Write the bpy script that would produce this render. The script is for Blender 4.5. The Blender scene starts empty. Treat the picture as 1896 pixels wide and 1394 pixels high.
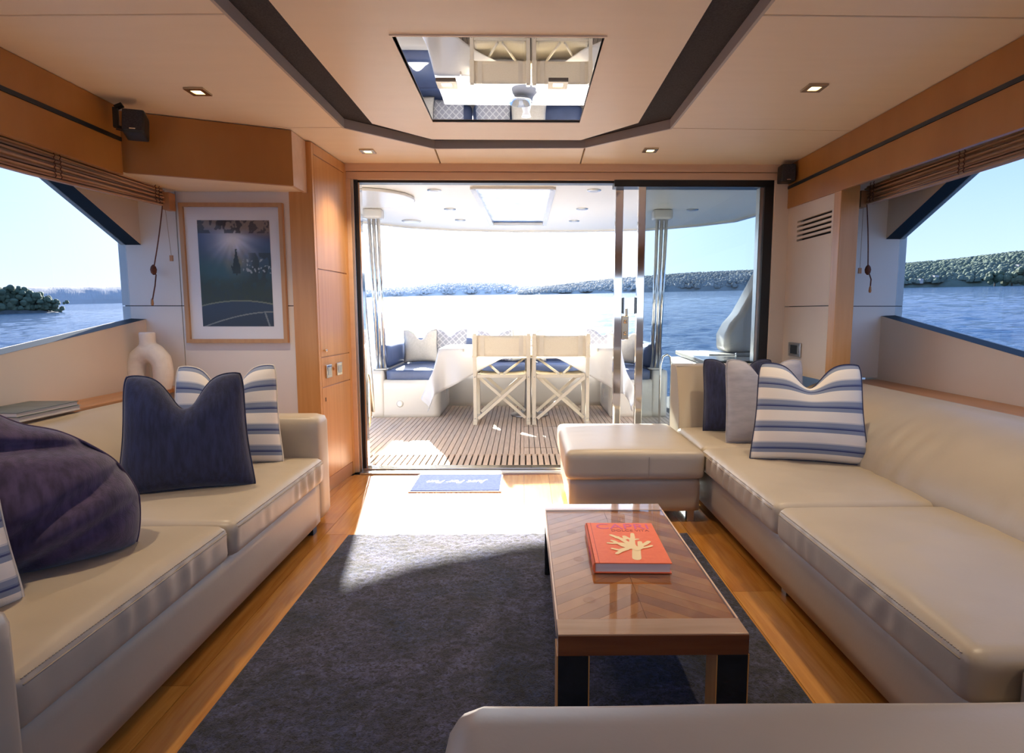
import bpy, bmesh, math, random
from mathutils import Vector, Matrix, Euler, noise
random.seed(4)
SC = bpy.context.scene
COL = SC.collection
PI = math.pi

# ------------------------------------------------------------------ camera
W, H_, F = 1896.0, 1394.0, 1092.0
cam_d = bpy.data.cameras.new('camera')
cam = bpy.data.objects.new('camera', cam_d); COL.objects.link(cam)
cam_d.sensor_fit = 'HORIZONTAL'; cam_d.sensor_width = 36.0
cam_d.lens = 36.0 * F / W
cam_d.shift_x = -(985.0 - 948.0) / W
cam_d.clip_start = 0.02; cam_d.clip_end = 20000
cam.location = (0, 0, 1.1)
cam.rotation_euler = (math.radians(90 - 6.2192), 0, math.radians(-0.7823))
SC.camera = cam

# ------------------------------------------------------------------ sky, sun, exposure
SUN_EL, SUN_AZ = math.radians(22.5), math.radians(10.7)      # azimuth to the left of +Y
sun_dir = Vector((-math.sin(SUN_AZ) * math.cos(SUN_EL), math.cos(SUN_AZ) * math.cos(SUN_EL), math.sin(SUN_EL)))
SKY_STRENGTH = 1.12
SUN_STRENGTH = 15.0
EXPOSURE = 1.68
DOWNLIGHT_W = 15.0
world = bpy.data.worlds.new('sky'); SC.world = world; world.use_nodes = True
nt = world.node_tree; nt.nodes.clear()
def N(tree, typ, **kw):
    n = tree.nodes.new(typ)
    for k, v in kw.items():
        if k == 'inp':
            for a, b in v.items(): n.inputs[a].default_value = b
        else: setattr(n, k, v)
    return n
tc = N(nt, 'ShaderNodeTexCoord'); nrm = N(nt, 'ShaderNodeVectorMath', operation='NORMALIZE')
nt.links.new(tc.outputs['Generated'], nrm.inputs[0])
sep = N(nt, 'ShaderNodeSeparateXYZ'); nt.links.new(nrm.outputs[0], sep.inputs[0])
ramp = N(nt, 'ShaderNodeValToRGB'); cr = ramp.color_ramp
cr.elements[0].position = 0.0; cr.elements[0].color = (0.60, 0.70, 0.85, 1)
cr.elements[1].position = 1.0; cr.elements[1].color = (0.10, 0.22, 0.55, 1)
for p, c in ((0.06, (0.50, 0.63, 0.86, 1)), (0.24, (0.29, 0.46, 0.83, 1)), (0.5, (0.19, 0.36, 0.72, 1))):
    e = cr.elements.new(p); e.color = c
nt.links.new(sep.outputs['Z'], ramp.inputs[0])
dot = N(nt, 'ShaderNodeVectorMath', operation='DOT_PRODUCT'); dot.inputs[1].default_value = sun_dir
nt.links.new(nrm.outputs[0], dot.inputs[0])
mx = N(nt, 'ShaderNodeMath', operation='MAXIMUM'); mx.inputs[1].default_value = 0; nt.links.new(dot.outputs['Value'], mx.inputs[0])
p1 = N(nt, 'ShaderNodeMath', operation='POWER'); p1.inputs[1].default_value = 16; nt.links.new(mx.outputs[0], p1.inputs[0])
p2 = N(nt, 'ShaderNodeMath', operation='POWER'); p2.inputs[1].default_value = 90; nt.links.new(mx.outputs[0], p2.inputs[0])
m2 = N(nt, 'ShaderNodeMath', operation='MULTIPLY'); m2.inputs[1].default_value = 3.0; nt.links.new(p2.outputs[0], m2.inputs[0])
m1 = N(nt, 'ShaderNodeMath', operation='MULTIPLY'); m1.inputs[1].default_value = 1.3; nt.links.new(p1.outputs[0], m1.inputs[0])
ad = N(nt, 'ShaderNodeMath', operation='ADD'); nt.links.new(m1.outputs[0], ad.inputs[0]); nt.links.new(m2.outputs[0], ad.inputs[1])
glow = N(nt, 'ShaderNodeMix', data_type='RGBA', blend_type='ADD'); glow.inputs[0].default_value = 1
gs = N(nt, 'ShaderNodeVectorMath', operation='SCALE'); gs.inputs[0].default_value = (1.0, 0.97, 0.9)
nt.links.new(ad.outputs[0], gs.inputs['Scale'])
nt.links.new(ramp.outputs[0], glow.inputs[6]); nt.links.new(gs.outputs[0], glow.inputs[7])
bg = N(nt, 'ShaderNodeBackground'); bg.inputs[1].default_value = SKY_STRENGTH
nt.links.new(glow.outputs[2], bg.inputs[0])
wo = N(nt, 'ShaderNodeOutputWorld'); nt.links.new(bg.outputs[0], wo.inputs[0])

sl = bpy.data.lights.new('sun', 'SUN'); sl.energy = SUN_STRENGTH; sl.angle = math.radians(0.7); sl.color = (1.0, 0.93, 0.82)
so = bpy.data.objects.new('sun', sl); COL.objects.link(so)
so.rotation_euler = (-sun_dir).to_track_quat('-Z', 'Y').to_euler(); so.location = (-4, 20, 9)

SC.view_settings.view_transform = 'Standard'; SC.view_settings.look = 'None'
SC.view_settings.gamma = 1; SC.view_settings.exposure = EXPOSURE; SC.view_settings.use_curve_mapping = False
SC.cycles.max_bounces = 10; SC.cycles.diffuse_bounces = 6; SC.cycles.glossy_bounces = 5
SC.cycles.transparent_max_bounces = 12; SC.cycles.transmission_bounces = 6
SC.cycles.sample_clamp_indirect = 6.0; SC.cycles.caustics_reflective = False; SC.cycles.caustics_refractive = False

# ------------------------------------------------------------------ materials
MATS = {}
def mat(name, c1, c2=None, scale=6.0, stretch=(1, 1, 1), rough=0.5, bump=0.0, bscale=None, metal=0.0, spec=0.5,
        coat=0.0, sheen=0.0, detail=4, bstretch=None, bdist=0.01, mid=(0.35, 0.65), dist=0.0, emit=None, emit_s=0, rough2=None, coatr=0.05):
    m = bpy.data.materials.new(name); m.use_nodes = True; t = m.node_tree
    b = t.nodes['Principled BSDF']
    b.inputs['Roughness'].default_value = rough; b.inputs['Metallic'].default_value = metal
    b.inputs['Specular IOR Level'].default_value = spec
    b.inputs['Coat Weight'].default_value = coat; b.inputs['Coat Roughness'].default_value = coatr
    b.inputs['Sheen Weight'].default_value = sheen
    b.inputs['Base Color'].default_value = (*c1, 1)
    tc = N(t, 'ShaderNodeTexCoord')
    def nz(sc, st, det):
        mp = N(t, 'ShaderNodeMapping'); mp.inputs['Scale'].default_value = st
        t.links.new(tc.outputs['Object'], mp.inputs[0])
        n = N(t, 'ShaderNodeTexNoise'); n.inputs['Scale'].default_value = sc; n.inputs['Detail'].default_value = det
        n.inputs['Distortion'].default_value = dist
        t.links.new(mp.outputs[0], n.inputs['Vector']); return n
    if c2 is not None:
        n = nz(scale, stretch, detail)
        r = N(t, 'ShaderNodeValToRGB'); r.color_ramp.elements[0].position = mid[0]; r.color_ramp.elements[1].position = mid[1]
        r.color_ramp.elements[0].color = (*c1, 1); r.color_ramp.elements[1].color = (*c2, 1)
        t.links.new(n.outputs[0], r.inputs[0]); t.links.new(r.outputs[0], b.inputs['Base Color'])
        if rough2 is not None:
            mr = N(t, 'ShaderNodeMapRange'); mr.inputs['To Min'].default_value = rough; mr.inputs['To Max'].default_value = rough2
            t.links.new(n.outputs[0], mr.inputs[0]); t.links.new(mr.outputs[0], b.inputs['Roughness'])
    if bump:
        n2 = nz(bscale or scale * 4, bstretch or stretch, 5)
        bp = N(t, 'ShaderNodeBump'); bp.inputs['Strength'].default_value = bump; bp.inputs['Distance'].default_value = bdist
        t.links.new(n2.outputs[0], bp.inputs['Height']); t.links.new(bp.outputs[0], b.inputs['Normal'])
    if emit:
        b.inputs['Emission Color'].default_value = (*emit, 1); b.inputs['Emission Strength'].default_value = emit_s
    MATS[name] = m; return m
def glass(name, tint, ior=1.5, refl=1.0, rough=0.0):
    m = bpy.data.materials.new(name); m.use_nodes = True; t = m.node_tree; t.nodes.clear()
    tr = N(t, 'ShaderNodeBsdfTransparent'); tr.inputs[0].default_value = (*tint, 1)
    gl = N(t, 'ShaderNodeBsdfGlossy'); gl.inputs['Roughness'].default_value = rough
    fr = N(t, 'ShaderNodeFresnel'); fr.inputs[0].default_value = ior
    mu = N(t, 'ShaderNodeMath', operation='MULTIPLY'); mu.inputs[1].default_value = refl
    mi = N(t, 'ShaderNodeMixShader'); o = N(t, 'ShaderNodeOutputMaterial')
    ge = N(t, 'ShaderNodeNewGeometry'); mb = N(t, 'ShaderNodeMixShader'); cl = N(t, 'ShaderNodeBsdfTransparent')
    t.links.new(fr.outputs[0], mu.inputs[0]); t.links.new(mu.outputs[0], mi.inputs[0])
    t.links.new(tr.outputs[0], mi.inputs[1]); t.links.new(gl.outputs[0], mi.inputs[2])
    t.links.new(ge.outputs['Backfacing'], mb.inputs[0]); t.links.new(mi.outputs[0], mb.inputs[1]); t.links.new(cl.outputs[0], mb.inputs[2]); t.links.new(mb.outputs[0], o.inputs[0])
    MATS[name] = m; return m

leather = mat('cream_leather', (0.42, 0.355, 0.265), (0.465, 0.395, 0.30), scale=3, rough=0.36, bump=0.12, bscale=90, bdist=0.002, spec=0.5, rough2=0.44)
stitch = mat('stitch_thread', (0.36, 0.30, 0.23), rough=0.8)
panel = mat('cream_wall_panel', (0.70, 0.60, 0.49), (0.73, 0.63, 0.52), scale=2, rough=0.45, spec=0.3)
panelw = mat('pale_wall_panel', (0.76, 0.70, 0.63), (0.79, 0.73, 0.66), scale=2, rough=0.5, spec=0.3)
ceilm = mat('cream_ceiling_leather', (0.88, 0.77, 0.59), (0.90, 0.79, 0.61), scale=9, rough=0.42, bump=0.08, bscale=260, stretch=(0.3, 2, 1), bdist=0.001, spec=0.4)
liner = mat('ceiling_edge_trim', (0.50, 0.45, 0.39), rough=0.4)
darkf = mat('charcoal_fabric', (0.030, 0.028, 0.032), (0.055, 0.05, 0.055), scale=160, rough=0.95, bump=0.3, bscale=300, bdist=0.002)
wood = mat('honey_cherry_wood', (0.54, 0.255, 0.072), (0.61, 0.305, 0.10), scale=5, stretch=(6, 6, 0.35), rough=0.30, detail=8, spec=0.4, coat=0.35, coatr=0.25)
woodh = mat('honey_cherry_wood_long', (0.37, 0.150, 0.026), (0.44, 0.195, 0.042), scale=3, stretch=(1, 1.2, 0.5), rough=0.34, detail=8, spec=0.4, coat=0.2, coatr=0.25)
woodtrim = mat('pale_door_trim_wood', (0.66, 0.46, 0.31), (0.70, 0.50, 0.35), scale=4, stretch=(0.3, 6, 6), rough=0.35, detail=6)
floorm = [mat('teak_floor_%s' % s, a, b, scale=7, stretch=(7, 0.5, 1), rough=0.20, detail=9, spec=0.5, coat=0.5, coatr=0.12, dist=0.6)
          for s, a, b in (('amber', (0.38, 0.155, 0.028), (0.50, 0.235, 0.052)), ('honey', (0.43, 0.19, 0.038), (0.54, 0.265, 0.062)), ('russet', (0.34, 0.132, 0.024), (0.45, 0.20, 0.042)))]
ledgem = mat('brown_ledge_wood', (0.42, 0.20, 0.085), (0.50, 0.25, 0.11), scale=4, stretch=(6, 0.5, 1), rough=0.35, detail=7)
black = mat('black_rubber', (0.006, 0.006, 0.007), rough=0.35)
blackm = mat('black_plastic', (0.010, 0.011, 0.010), rough=0.45)
rimm = mat('window_rim_black', (0.010, 0.016, 0.022), rough=0.6, spec=0.2)
chrome = mat('polished_steel', (0.78, 0.76, 0.73), rough=0.06, metal=1.0)
steelb = mat('brushed_steel', (0.55, 0.53, 0.50), rough=0.28, metal=1.0)
brass = mat('warm_nickel', (0.50, 0.40, 0.28), rough=0.25, metal=1.0)
mirror = mat('ceiling_mirror_glass', (0.52, 0.51, 0.52), rough=0.0, metal=1.0)
rugm = mat('navy_rug_pile', (0.009, 0.016, 0.044), (0.038, 0.038, 0.076), scale=3.5, rough=0.95, bump=1.0, bscale=210, bdist=0.012, sheen=0.12, detail=9, mid=(0.32, 0.72), dist=0.9)
matm = mat('blue_door_mat', (0.040, 0.060, 0.185), (0.055, 0.080, 0.225), scale=60, rough=1.0, spec=0.05, bump=0.5, bscale=400, bdist=0.003)
whitet = mat('white_print', (0.85, 0.86, 0.9), rough=0.7)
ceramic = mat('matte_white_ceramic', (0.76, 0.70, 0.62), (0.80, 0.74, 0.66), scale=40, rough=0.75, bump=0.25, bscale=120, bdist=0.003)
paper = mat('page_block', (0.62, 0.56, 0.50), (0.75, 0.69, 0.62), scale=60, stretch=(0.1, 0.1, 30), rough=0.85)
orange = mat('orange_book_cloth', (0.80, 0.145, 0.045), (0.84, 0.17, 0.055), scale=60, rough=0.55, bump=0.15, bscale=500, bdist=0.001)
pink = mat('pink_print', (0.62, 0.10, 0.26), rough=0.6)
darkred = mat('dark_red_print', (0.32, 0.035, 0.03), rough=0.6)
coralm = mat('cream_print', (0.87, 0.68, 0.36), rough=0.6)
matte_w = mat('white_mount_board', (0.78, 0.78, 0.80), rough=0.8)
framem = mat('oak_frame_wood', (0.46, 0.25, 0.115), (0.52, 0.30, 0.14), scale=8, stretch=(5, 5, 0.5), rough=0.5)
bamboo = mat('bamboo_slat', (0.46, 0.27, 0.15), (0.60, 0.40, 0.24), scale=10, stretch=(8, 0.25, 14), rough=0.6, detail=6)
cordm = mat('brown_cord', (0.10, 0.035, 0.022), (0.16, 0.06, 0.035), scale=90, rough=0.9)
cordl = mat('light_cord', (0.42, 0.31, 0.20), rough=0.9)
tabw = mat('wood_tab', (0.45, 0.22, 0.09), rough=0.5)
gel = mat('fibreglass_white', (0.62, 0.59, 0.54), (0.65, 0.62, 0.57), scale=1.5, rough=0.22, spec=0.5)
gelroof = mat('overhang_cream', (0.80, 0.74, 0.64), rough=0.35)
vinyl = mat('navy_bench_vinyl', (0.075, 0.105, 0.20), (0.09, 0.125, 0.235), scale=8, rough=0.5, bump=0.1, bscale=200, bdist=0.002)
cloth = mat('white_tablecloth', (0.66, 0.66, 0.67), rough=0.9, bump=0.15, bscale=20, bdist=0.01)
canvas = mat('cream_canvas', (0.80, 0.72, 0.56), (0.84, 0.76, 0.60), scale=120, rough=0.9)
chairw = mat('cream_painted_wood', (0.72, 0.66, 0.54), (0.76, 0.70, 0.58), scale=10, rough=0.5)
deckm = [mat('weathered_teak_%s' % s, a, b, scale=9, stretch=(8, 0.6, 1), rough=0.75, detail=8, spec=0.2)
         for s, a, b in (('sand', (0.56, 0.43, 0.33), (0.66, 0.53, 0.42)), ('grey', (0.52, 0.41, 0.32), (0.62, 0.50, 0.40)), ('warm', (0.58, 0.44, 0.33), (0.68, 0.53, 0.41)))]
caulk = mat('dark_deck_caulk', (0.03, 0.022, 0.018), rough=0.8)
tableb = [mat('walnut_veneer_%s' % s, a, b, scale=6, stretch=(1, 1, 1), rough=0.25, detail=7, dist=1.5)
          for s, a, b in (('dark', (0.30, 0.100, 0.014), (0.40, 0.150, 0.028)), ('mid', (0.37, 0.130, 0.020), (0.47, 0.185, 0.036)), ('light', (0.44, 0.165, 0.030), (0.53, 0.225, 0.050)))]
tablew = mat('glossy_table_wood', (0.36, 0.215, 0.12), (0.48, 0.31, 0.195), scale=5, stretch=(0.4, 4, 4), rough=0.14, detail=7, coat=0.8, coatr=0.04)
tabledk = mat('table_apron_wood', (0.13, 0.038, 0.012), (0.22, 0.07, 0.02), scale=5, stretch=(0.4, 4, 4), rough=0.18, detail=7, coat=0.8, coatr=0.04)
legdk = mat('black_lacquer', (0.010, 0.011, 0.012), rough=0.10, coat=0.6)
pane_tint = glass('tinted_door_glass', (0.35, 0.41, 0.44), refl=0.7)
pane_side = glass('tinted_window_glass', (0.44, 0.47, 0.52), refl=0.6)
pane_clear = glass('clear_glass', (0.97, 0.98, 0.98), ior=2.1)
pane_pic = glass('picture_glass', (0.98, 0.98, 0.98), ior=1.45, refl=0.5)
hatchg = bpy.data.materials.new('frosted_hatch_acrylic'); hatchg.use_nodes = True
_t = hatchg.node_tree; _t.nodes.clear()
_a = N(_t, 'ShaderNodeBsdfTranslucent'); _a.inputs[0].default_value = (0.50, 0.52, 0.55, 1)
_b = N(_t, 'ShaderNodeBsdfGlossy'); _b.inputs['Roughness'].default_value = 0.05
_n = N(_t, 'ShaderNodeTexNoise'); _n.inputs['Scale'].default_value = 9; _c = N(_t, 'ShaderNodeTexCoord'); _t.links.new(_c.outputs['Object'], _n.inputs['Vector'])
_r = N(_t, 'ShaderNodeMapRange'); _r.inputs['From Min'].default_value = 0.4; _r.inputs['From Max'].default_value = 0.65; _r.inputs['To Min'].default_value = 0.12; _r.inputs['To Max'].default_value = 0.35
_t.links.new(_n.outputs[0], _r.inputs[0])
_m = N(_t, 'ShaderNodeMixShader'); _t.links.new(_r.outputs[0], _m.inputs[0])
_o = N(_t, 'ShaderNodeOutputMaterial'); _t.links.new(_a.outputs[0], _m.inputs[1]); _t.links.new(_b.outputs[0], _m.inputs[2]); _t.links.new(_m.outputs[0], _o.inputs[0])
lampm = mat('warm_lamp_glass', (1, 0.85, 0.6), rough=0.4, emit=(1.0, 0.80, 0.42), emit_s=2.2)
navyv = mat('navy_velvet', (0.008, 0.012, 0.040), (0.020, 0.026, 0.078), scale=14, stretch=(5, 5, 1), rough=0.85, bump=0.5, bscale=70, bstretch=(4, 4, 0.6), bdist=0.003, sheen=0.25)
purplev = mat('dark_purple_velvet', (0.026, 0.014, 0.044), (0.062, 0.038, 0.095), scale=10, stretch=(5, 5, 1), rough=0.85, bump=0.5, bscale=60, bstretch=(4, 4, 0.6), bdist=0.003, sheen=0.25)
greyv = mat('silver_grey_velvet', (0.34, 0.33, 0.35), (0.42, 0.40, 0.42), scale=12, stretch=(1, 1, 3), rough=0.7, sheen=0.3)
creamp = mat('cream_linen', (0.66, 0.60, 0.50), (0.72, 0.66, 0.56), scale=60, rough=0.9)
fringe = mat('dark_fringe', (0.10, 0.095, 0.10), rough=0.95)
treem = mat('tree_foliage', (0.07, 0.10, 0.06), (0.14, 0.17, 0.10), scale=0.8, rough=0.9)
barkm = mat('tree_bark', (0.09, 0.07, 0.05), rough=0.9)
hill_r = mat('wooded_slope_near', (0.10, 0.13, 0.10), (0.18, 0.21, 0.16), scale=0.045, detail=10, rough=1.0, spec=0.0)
hill_c = mat('wooded_slope_mid_hazed', (0.22, 0.22, 0.20), (0.30, 0.30, 0.275), scale=0.03, detail=10, rough=1.0, spec=0.0)  # mid and far slopes are paler: distance haze put into the base colour
hill_f = mat('wooded_slope_far_hazed', (0.52, 0.48, 0.43), (0.58, 0.54, 0.49), scale=0.02, detail=8, rough=1.0, spec=0.0)
housem = mat('pale_house_wall', (0.55, 0.50, 0.44), rough=0.9)

def rug_detail(m):
    t = m.node_tree; b = t.nodes['Principled BSDF']; lk = b.inputs['Base Color'].links[0].from_socket
    tc = N(t, 'ShaderNodeTexCoord')
    a = N(t, 'ShaderNodeTexNoise'); a.inputs['Scale'].default_value = 75; a.inputs['Detail'].default_value = 3; a.inputs['Distortion'].default_value = 1.0
    c = N(t, 'ShaderNodeTexNoise'); c.inputs['Scale'].default_value = 5.5; c.inputs['Detail'].default_value = 6; c.inputs['Distortion'].default_value = 2.2; c.inputs['Roughness'].default_value = 0.65
    t.links.new(tc.outputs['Object'], a.inputs['Vector']); t.links.new(tc.outputs['Object'], c.inputs['Vector'])
    r1 = N(t, 'ShaderNodeMapRange'); r1.inputs['From Min'].default_value = 0.35; r1.inputs['From Max'].default_value = 0.68; r1.inputs['To Min'].default_value = 0.2; r1.inputs['To Max'].default_value = 2.4
    r2 = N(t, 'ShaderNodeMapRange'); r2.inputs['From Min'].default_value = 0.36; r2.inputs['From Max'].default_value = 0.66; r2.inputs['To Min'].default_value = 0.4; r2.inputs['To Max'].default_value = 1.8
    t.links.new(a.outputs[0], r1.inputs[0]); t.links.new(c.outputs[0], r2.inputs[0])
    mu = N(t, 'ShaderNodeMath', operation='MULTIPLY'); t.links.new(r1.outputs[0], mu.inputs[0]); t.links.new(r2.outputs[0], mu.inputs[1])
    vs = N(t, 'ShaderNodeVectorMath', operation='SCALE'); t.links.new(lk, vs.inputs[0]); t.links.new(mu.outputs[0], vs.inputs['Scale'])
    t.links.new(vs.outputs[0], b.inputs['Base Color'])
rug_detail(rugm)
def stripes(name, scale, base=(0.80, 0.74, 0.64)):
    """woven stripe cloth: cream, broad grey-blue band, thin navy line, all across the local Z of the pillow"""
    m = bpy.data.materials.new(name); m.use_nodes = True; t = m.node_tree; b = t.nodes['Principled BSDF']
    b.inputs['Roughness'].default_value = 0.9; b.inputs['Sheen Weight'].default_value = 0.1
    at = N(t, 'ShaderNodeAttribute', attribute_name='cloth_v')
    mu = N(t, 'ShaderNodeMath', operation='MULTIPLY_ADD'); mu.inputs[1].default_value = scale; mu.inputs[2].default_value = 0.12
    fr = N(t, 'ShaderNodeMath', operation='FRACT'); r = N(t, 'ShaderNodeValToRGB'); e = r.color_ramp
    r.color_ramp.interpolation = 'CONSTANT'
    e.elements[0].position = 0; e.elements[0].color = (*base, 1)
    e.elements[1].position = 0.47; e.elements[1].color = (0.22, 0.26, 0.34, 1)
    for p, c in ((0.64, (0.035, 0.05, 0.15, 1)), (0.70, (0.15, 0.19, 0.29, 1)), (0.76, (0.24, 0.28, 0.36, 1)), (0.94, (0.55, 0.54, 0.53, 1))):
        k = e.elements.new(p); k.color = c
    t.links.new(at.outputs['Fac'], mu.inputs[0]); t.links.new(mu.outputs[0], fr.inputs[0]); t.links.new(fr.outputs[0], r.inputs[0])
    t.links.new(r.outputs[0], b.inputs['Base Color'])
    tc = N(t, 'ShaderNodeTexCoord'); n = N(t, 'ShaderNodeTexNoise'); n.inputs['Scale'].default_value = 300
    t.links.new(tc.outputs['Object'], n.inputs['Vector']); bp = N(t, 'ShaderNodeBump'); bp.inputs['Strength'].default_value = 0.3; bp.inputs['Distance'].default_value = 0.002
    t.links.new(n.outputs[0], bp.inputs['Height']); t.links.new(bp.outputs[0], b.inputs['Normal'])
    return m
stripem = stripes('striped_cloth', 4.6)
def lattice():
    m = bpy.data.materials.new('grey_lattice_cloth'); m.use_nodes = True; t = m.node_tree; b = t.nodes['Principled BSDF']; b.inputs['Roughness'].default_value = 0.9
    tc = N(t, 'ShaderNodeTexCoord'); mp = N(t, 'ShaderNodeMapping'); mp.inputs['Rotation'].default_value = (0, PI / 4, 0); mp.inputs['Scale'].default_value = (1, 0.02, 1)
    ck = N(t, 'ShaderNodeTexBrick'); ck.inputs['Scale'].default_value = 9; ck.offset = 0
    ck.inputs['Color1'].default_value = (0.36, 0.36, 0.39, 1); ck.inputs['Color2'].default_value = (0.40, 0.40, 0.43, 1); ck.inputs['Mortar'].default_value = (0.62, 0.61, 0.61, 1)
    ck.inputs['Mortar Size'].default_value = 0.05; ck.inputs['Brick Width'].default_value = 0.5; ck.inputs['Row Height'].default_value = 0.5
    mp2 = N(t, 'ShaderNodeMapping'); mp2.inputs['Rotation'].default_value = (PI / 2, 0, 0)
    t.links.new(tc.outputs['Object'], mp.inputs[0]); t.links.new(mp.outputs[0], mp2.inputs[0]); t.links.new(mp2.outputs[0], ck.inputs['Vector']); t.links.new(ck.outputs[0], b.inputs['Base Color'])
    return m
latticem = lattice()

# ------------------------------------------------------------------ helpers
def tag(o, label=None, cat=None, group=None, kind=None):
    if label: o['label'] = label
    if cat: o['category'] = cat
    if group: o['group'] = group
    if kind: o['kind'] = kind
    return o
def empty(name, loc=(0, 0, 0), label=None, cat=None, group=None, kind=None, rz=0):
    o = bpy.data.objects.new(name, None); COL.objects.link(o); o.location = loc; o.rotation_euler = (0, 0, rz)
    o.empty_display_size = 0.05
    return tag(o, label, cat, group, kind)
def link_mesh(name, me, m, parent=None, loc=(0, 0, 0), rot=(0, 0, 0)):
    o = bpy.data.objects.new(name, me); COL.objects.link(o)
    if m is not None and not me.materials: me.materials.append(m)
    o.parent = parent; o.location = loc; o.rotation_euler = rot
    return o
class MB:
    def __init__(s): s.v = []; s.f = []
    def add(s, vs, fs):
        k = len(s.v); s.v += [tuple(p) for p in vs]; s.f += [tuple(i + k for i in f) for f in fs]; return s
    def box(s, x0, x1, y0, y1, z0, z1, M=None):
        vs = [Vector(p) for p in ((x0, y0, z0), (x1, y0, z0), (x1, y1, z0), (x0, y1, z0), (x0, y0, z1), (x1, y0, z1), (x1, y1, z1), (x0, y1, z1))]
        if M: vs = [M @ p for p in vs]
        return s.add(vs, [(0, 3, 2, 1), (4, 5, 6, 7), (0, 1, 5, 4), (1, 2, 6, 5), (2, 3, 7, 6), (3, 0, 4, 7)])
    def bar(s, a, b, w, d, up=(0, 0, 1)):
        a = Vector(a); b = Vector(b); z = (b - a).normalized(); u = Vector(up)
        if abs(z.dot(u)) > 0.98: u = Vector((0, 1, 0))
        x = z.cross(u).normalized(); y = x.cross(z).normalized()
        vs = [p + x * sx * w / 2 + y * sy * d / 2 for p in (a, b) for sx, sy in ((-1, -1), (1, -1), (1, 1), (-1, 1))]
        return s.add(vs, [(0, 3, 2, 1), (4, 5, 6, 7), (0, 1, 5, 4), (1, 2, 6, 5), (2, 3, 7, 6), (3, 0, 4, 7)])
    def tube(s, pts, r, n=10, caps=True):
        pts = [Vector(p) for p in pts]; rs = r if isinstance(r, (list, tuple)) else [r] * len(pts)
        k = len(s.v); px = None
        for i, p in enumerate(pts):
            t = (pts[min(i + 1, len(pts) - 1)] - pts[max(i - 1, 0)]).normalized()
            if px is None:
                u = Vector((0, 0, 1)) if abs(t.z) < 0.9 else Vector((1, 0, 0)); px = t.cross(u).normalized()
            else: px = (px - t * px.dot(t)).normalized()
            py = t.cross(px)
            for j in range(n):
                a = 2 * PI * j / n; s.v.append(tuple(p + (px * math.cos(a) + py * math.sin(a)) * rs[i]))
        for i in range(len(pts) - 1):
            for j in range(n):
                s.f.append((k + i * n + j, k + i * n + (j + 1) % n, k + (i + 1) * n + (j + 1) % n, k + (i + 1) * n + j))
        if caps:
            s.f.append(tuple(k + j for j in range(n))[::-1]); s.f.append(tuple(k + (len(pts) - 1) * n + j for j in range(n)))
        return s
    def prism(s, poly, axis, a, b):
        """poly of 2D points extruded between a and b along axis ('x': poly=(y,z); 'y': (x,z); 'z': (x,y))"""
        def P(p, t):
            return {'x': (t, p[0], p[1]), 'y': (p[0], t, p[1]), 'z': (p[0], p[1], t)}[axis]
        n = len(poly); k = len(s.v)
        s.v += [P(p, a) for p in poly] + [P(p, b) for p in poly]
        s.f.append(tuple(range(k, k + n))[::-1]); s.f.append(tuple(range(k + n, k + 2 * n)))
        for i in range(n):
            j = (i + 1) % n; s.f.append((k + i, k + j, k + n + j, k + n + i))
        return s
    def lathe(s, prof, n=24, c=(0, 0, 0)):
        k = len(s.v)
        for r, z in prof:
            for j in range(n):
                a = 2 * PI * j / n; s.v.append((c[0] + r * math.cos(a), c[1] + r * math.sin(a), c[2] + z))
        for i in range(len(prof) - 1):
            for j in range(n):
                s.f.append((k + i * n + j, k + i * n + (j + 1) % n, k + (i + 1) * n + (j + 1) % n, k + (i + 1) * n + j))
        s.f.append(tuple(k + j for j in range(n))[::-1]); s.f.append(tuple(k + (len(prof) - 1) * n + j for j in range(n)))
        return s
    def grid(s, fn, nu, nv):
        k = len(s.v)
        for i in range(nu + 1):
            for j in range(nv + 1): s.v.append(tuple(fn(i / nu, j / nv)))
        for i in range(nu):
            for j in range(nv):
                a = k + i * (nv + 1) + j; s.f.append((a, a + nv + 1, a + nv + 2, a + 1))
        return s
    def mesh(s, name, smooth=False, fix=True):
        me = bpy.data.meshes.new(name); me.from_pydata(s.v, [], s.f)
        if fix:
            b = bmesh.new(); b.from_mesh(me); bmesh.ops.recalc_face_normals(b, faces=b.faces); b.to_mesh(me); b.free()
        if smooth: me.polygons.foreach_set('use_smooth', [True] * len(me.polygons))
        me.update(); return me
    def build(s, name, m, parent=None, smooth=False, bevel=0, loc=(0, 0, 0), rot=(0, 0, 0), seg=2, fix=True, kind=None):
        o = link_mesh(name, s.mesh(name, smooth, fix), m, parent, loc, rot)
        if bevel:
            bv = o.modifiers.new('bevel', 'BEVEL'); bv.width = bevel; bv.segments = seg; bv.limit_method = 'ANGLE'; bv.angle_limit = 0.6
            if not smooth:
                o.data.polygons.foreach_set('use_smooth', [True] * len(o.data.polygons))
                bv.harden_normals = True
        if kind: o['kind'] = kind
        return o
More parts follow.
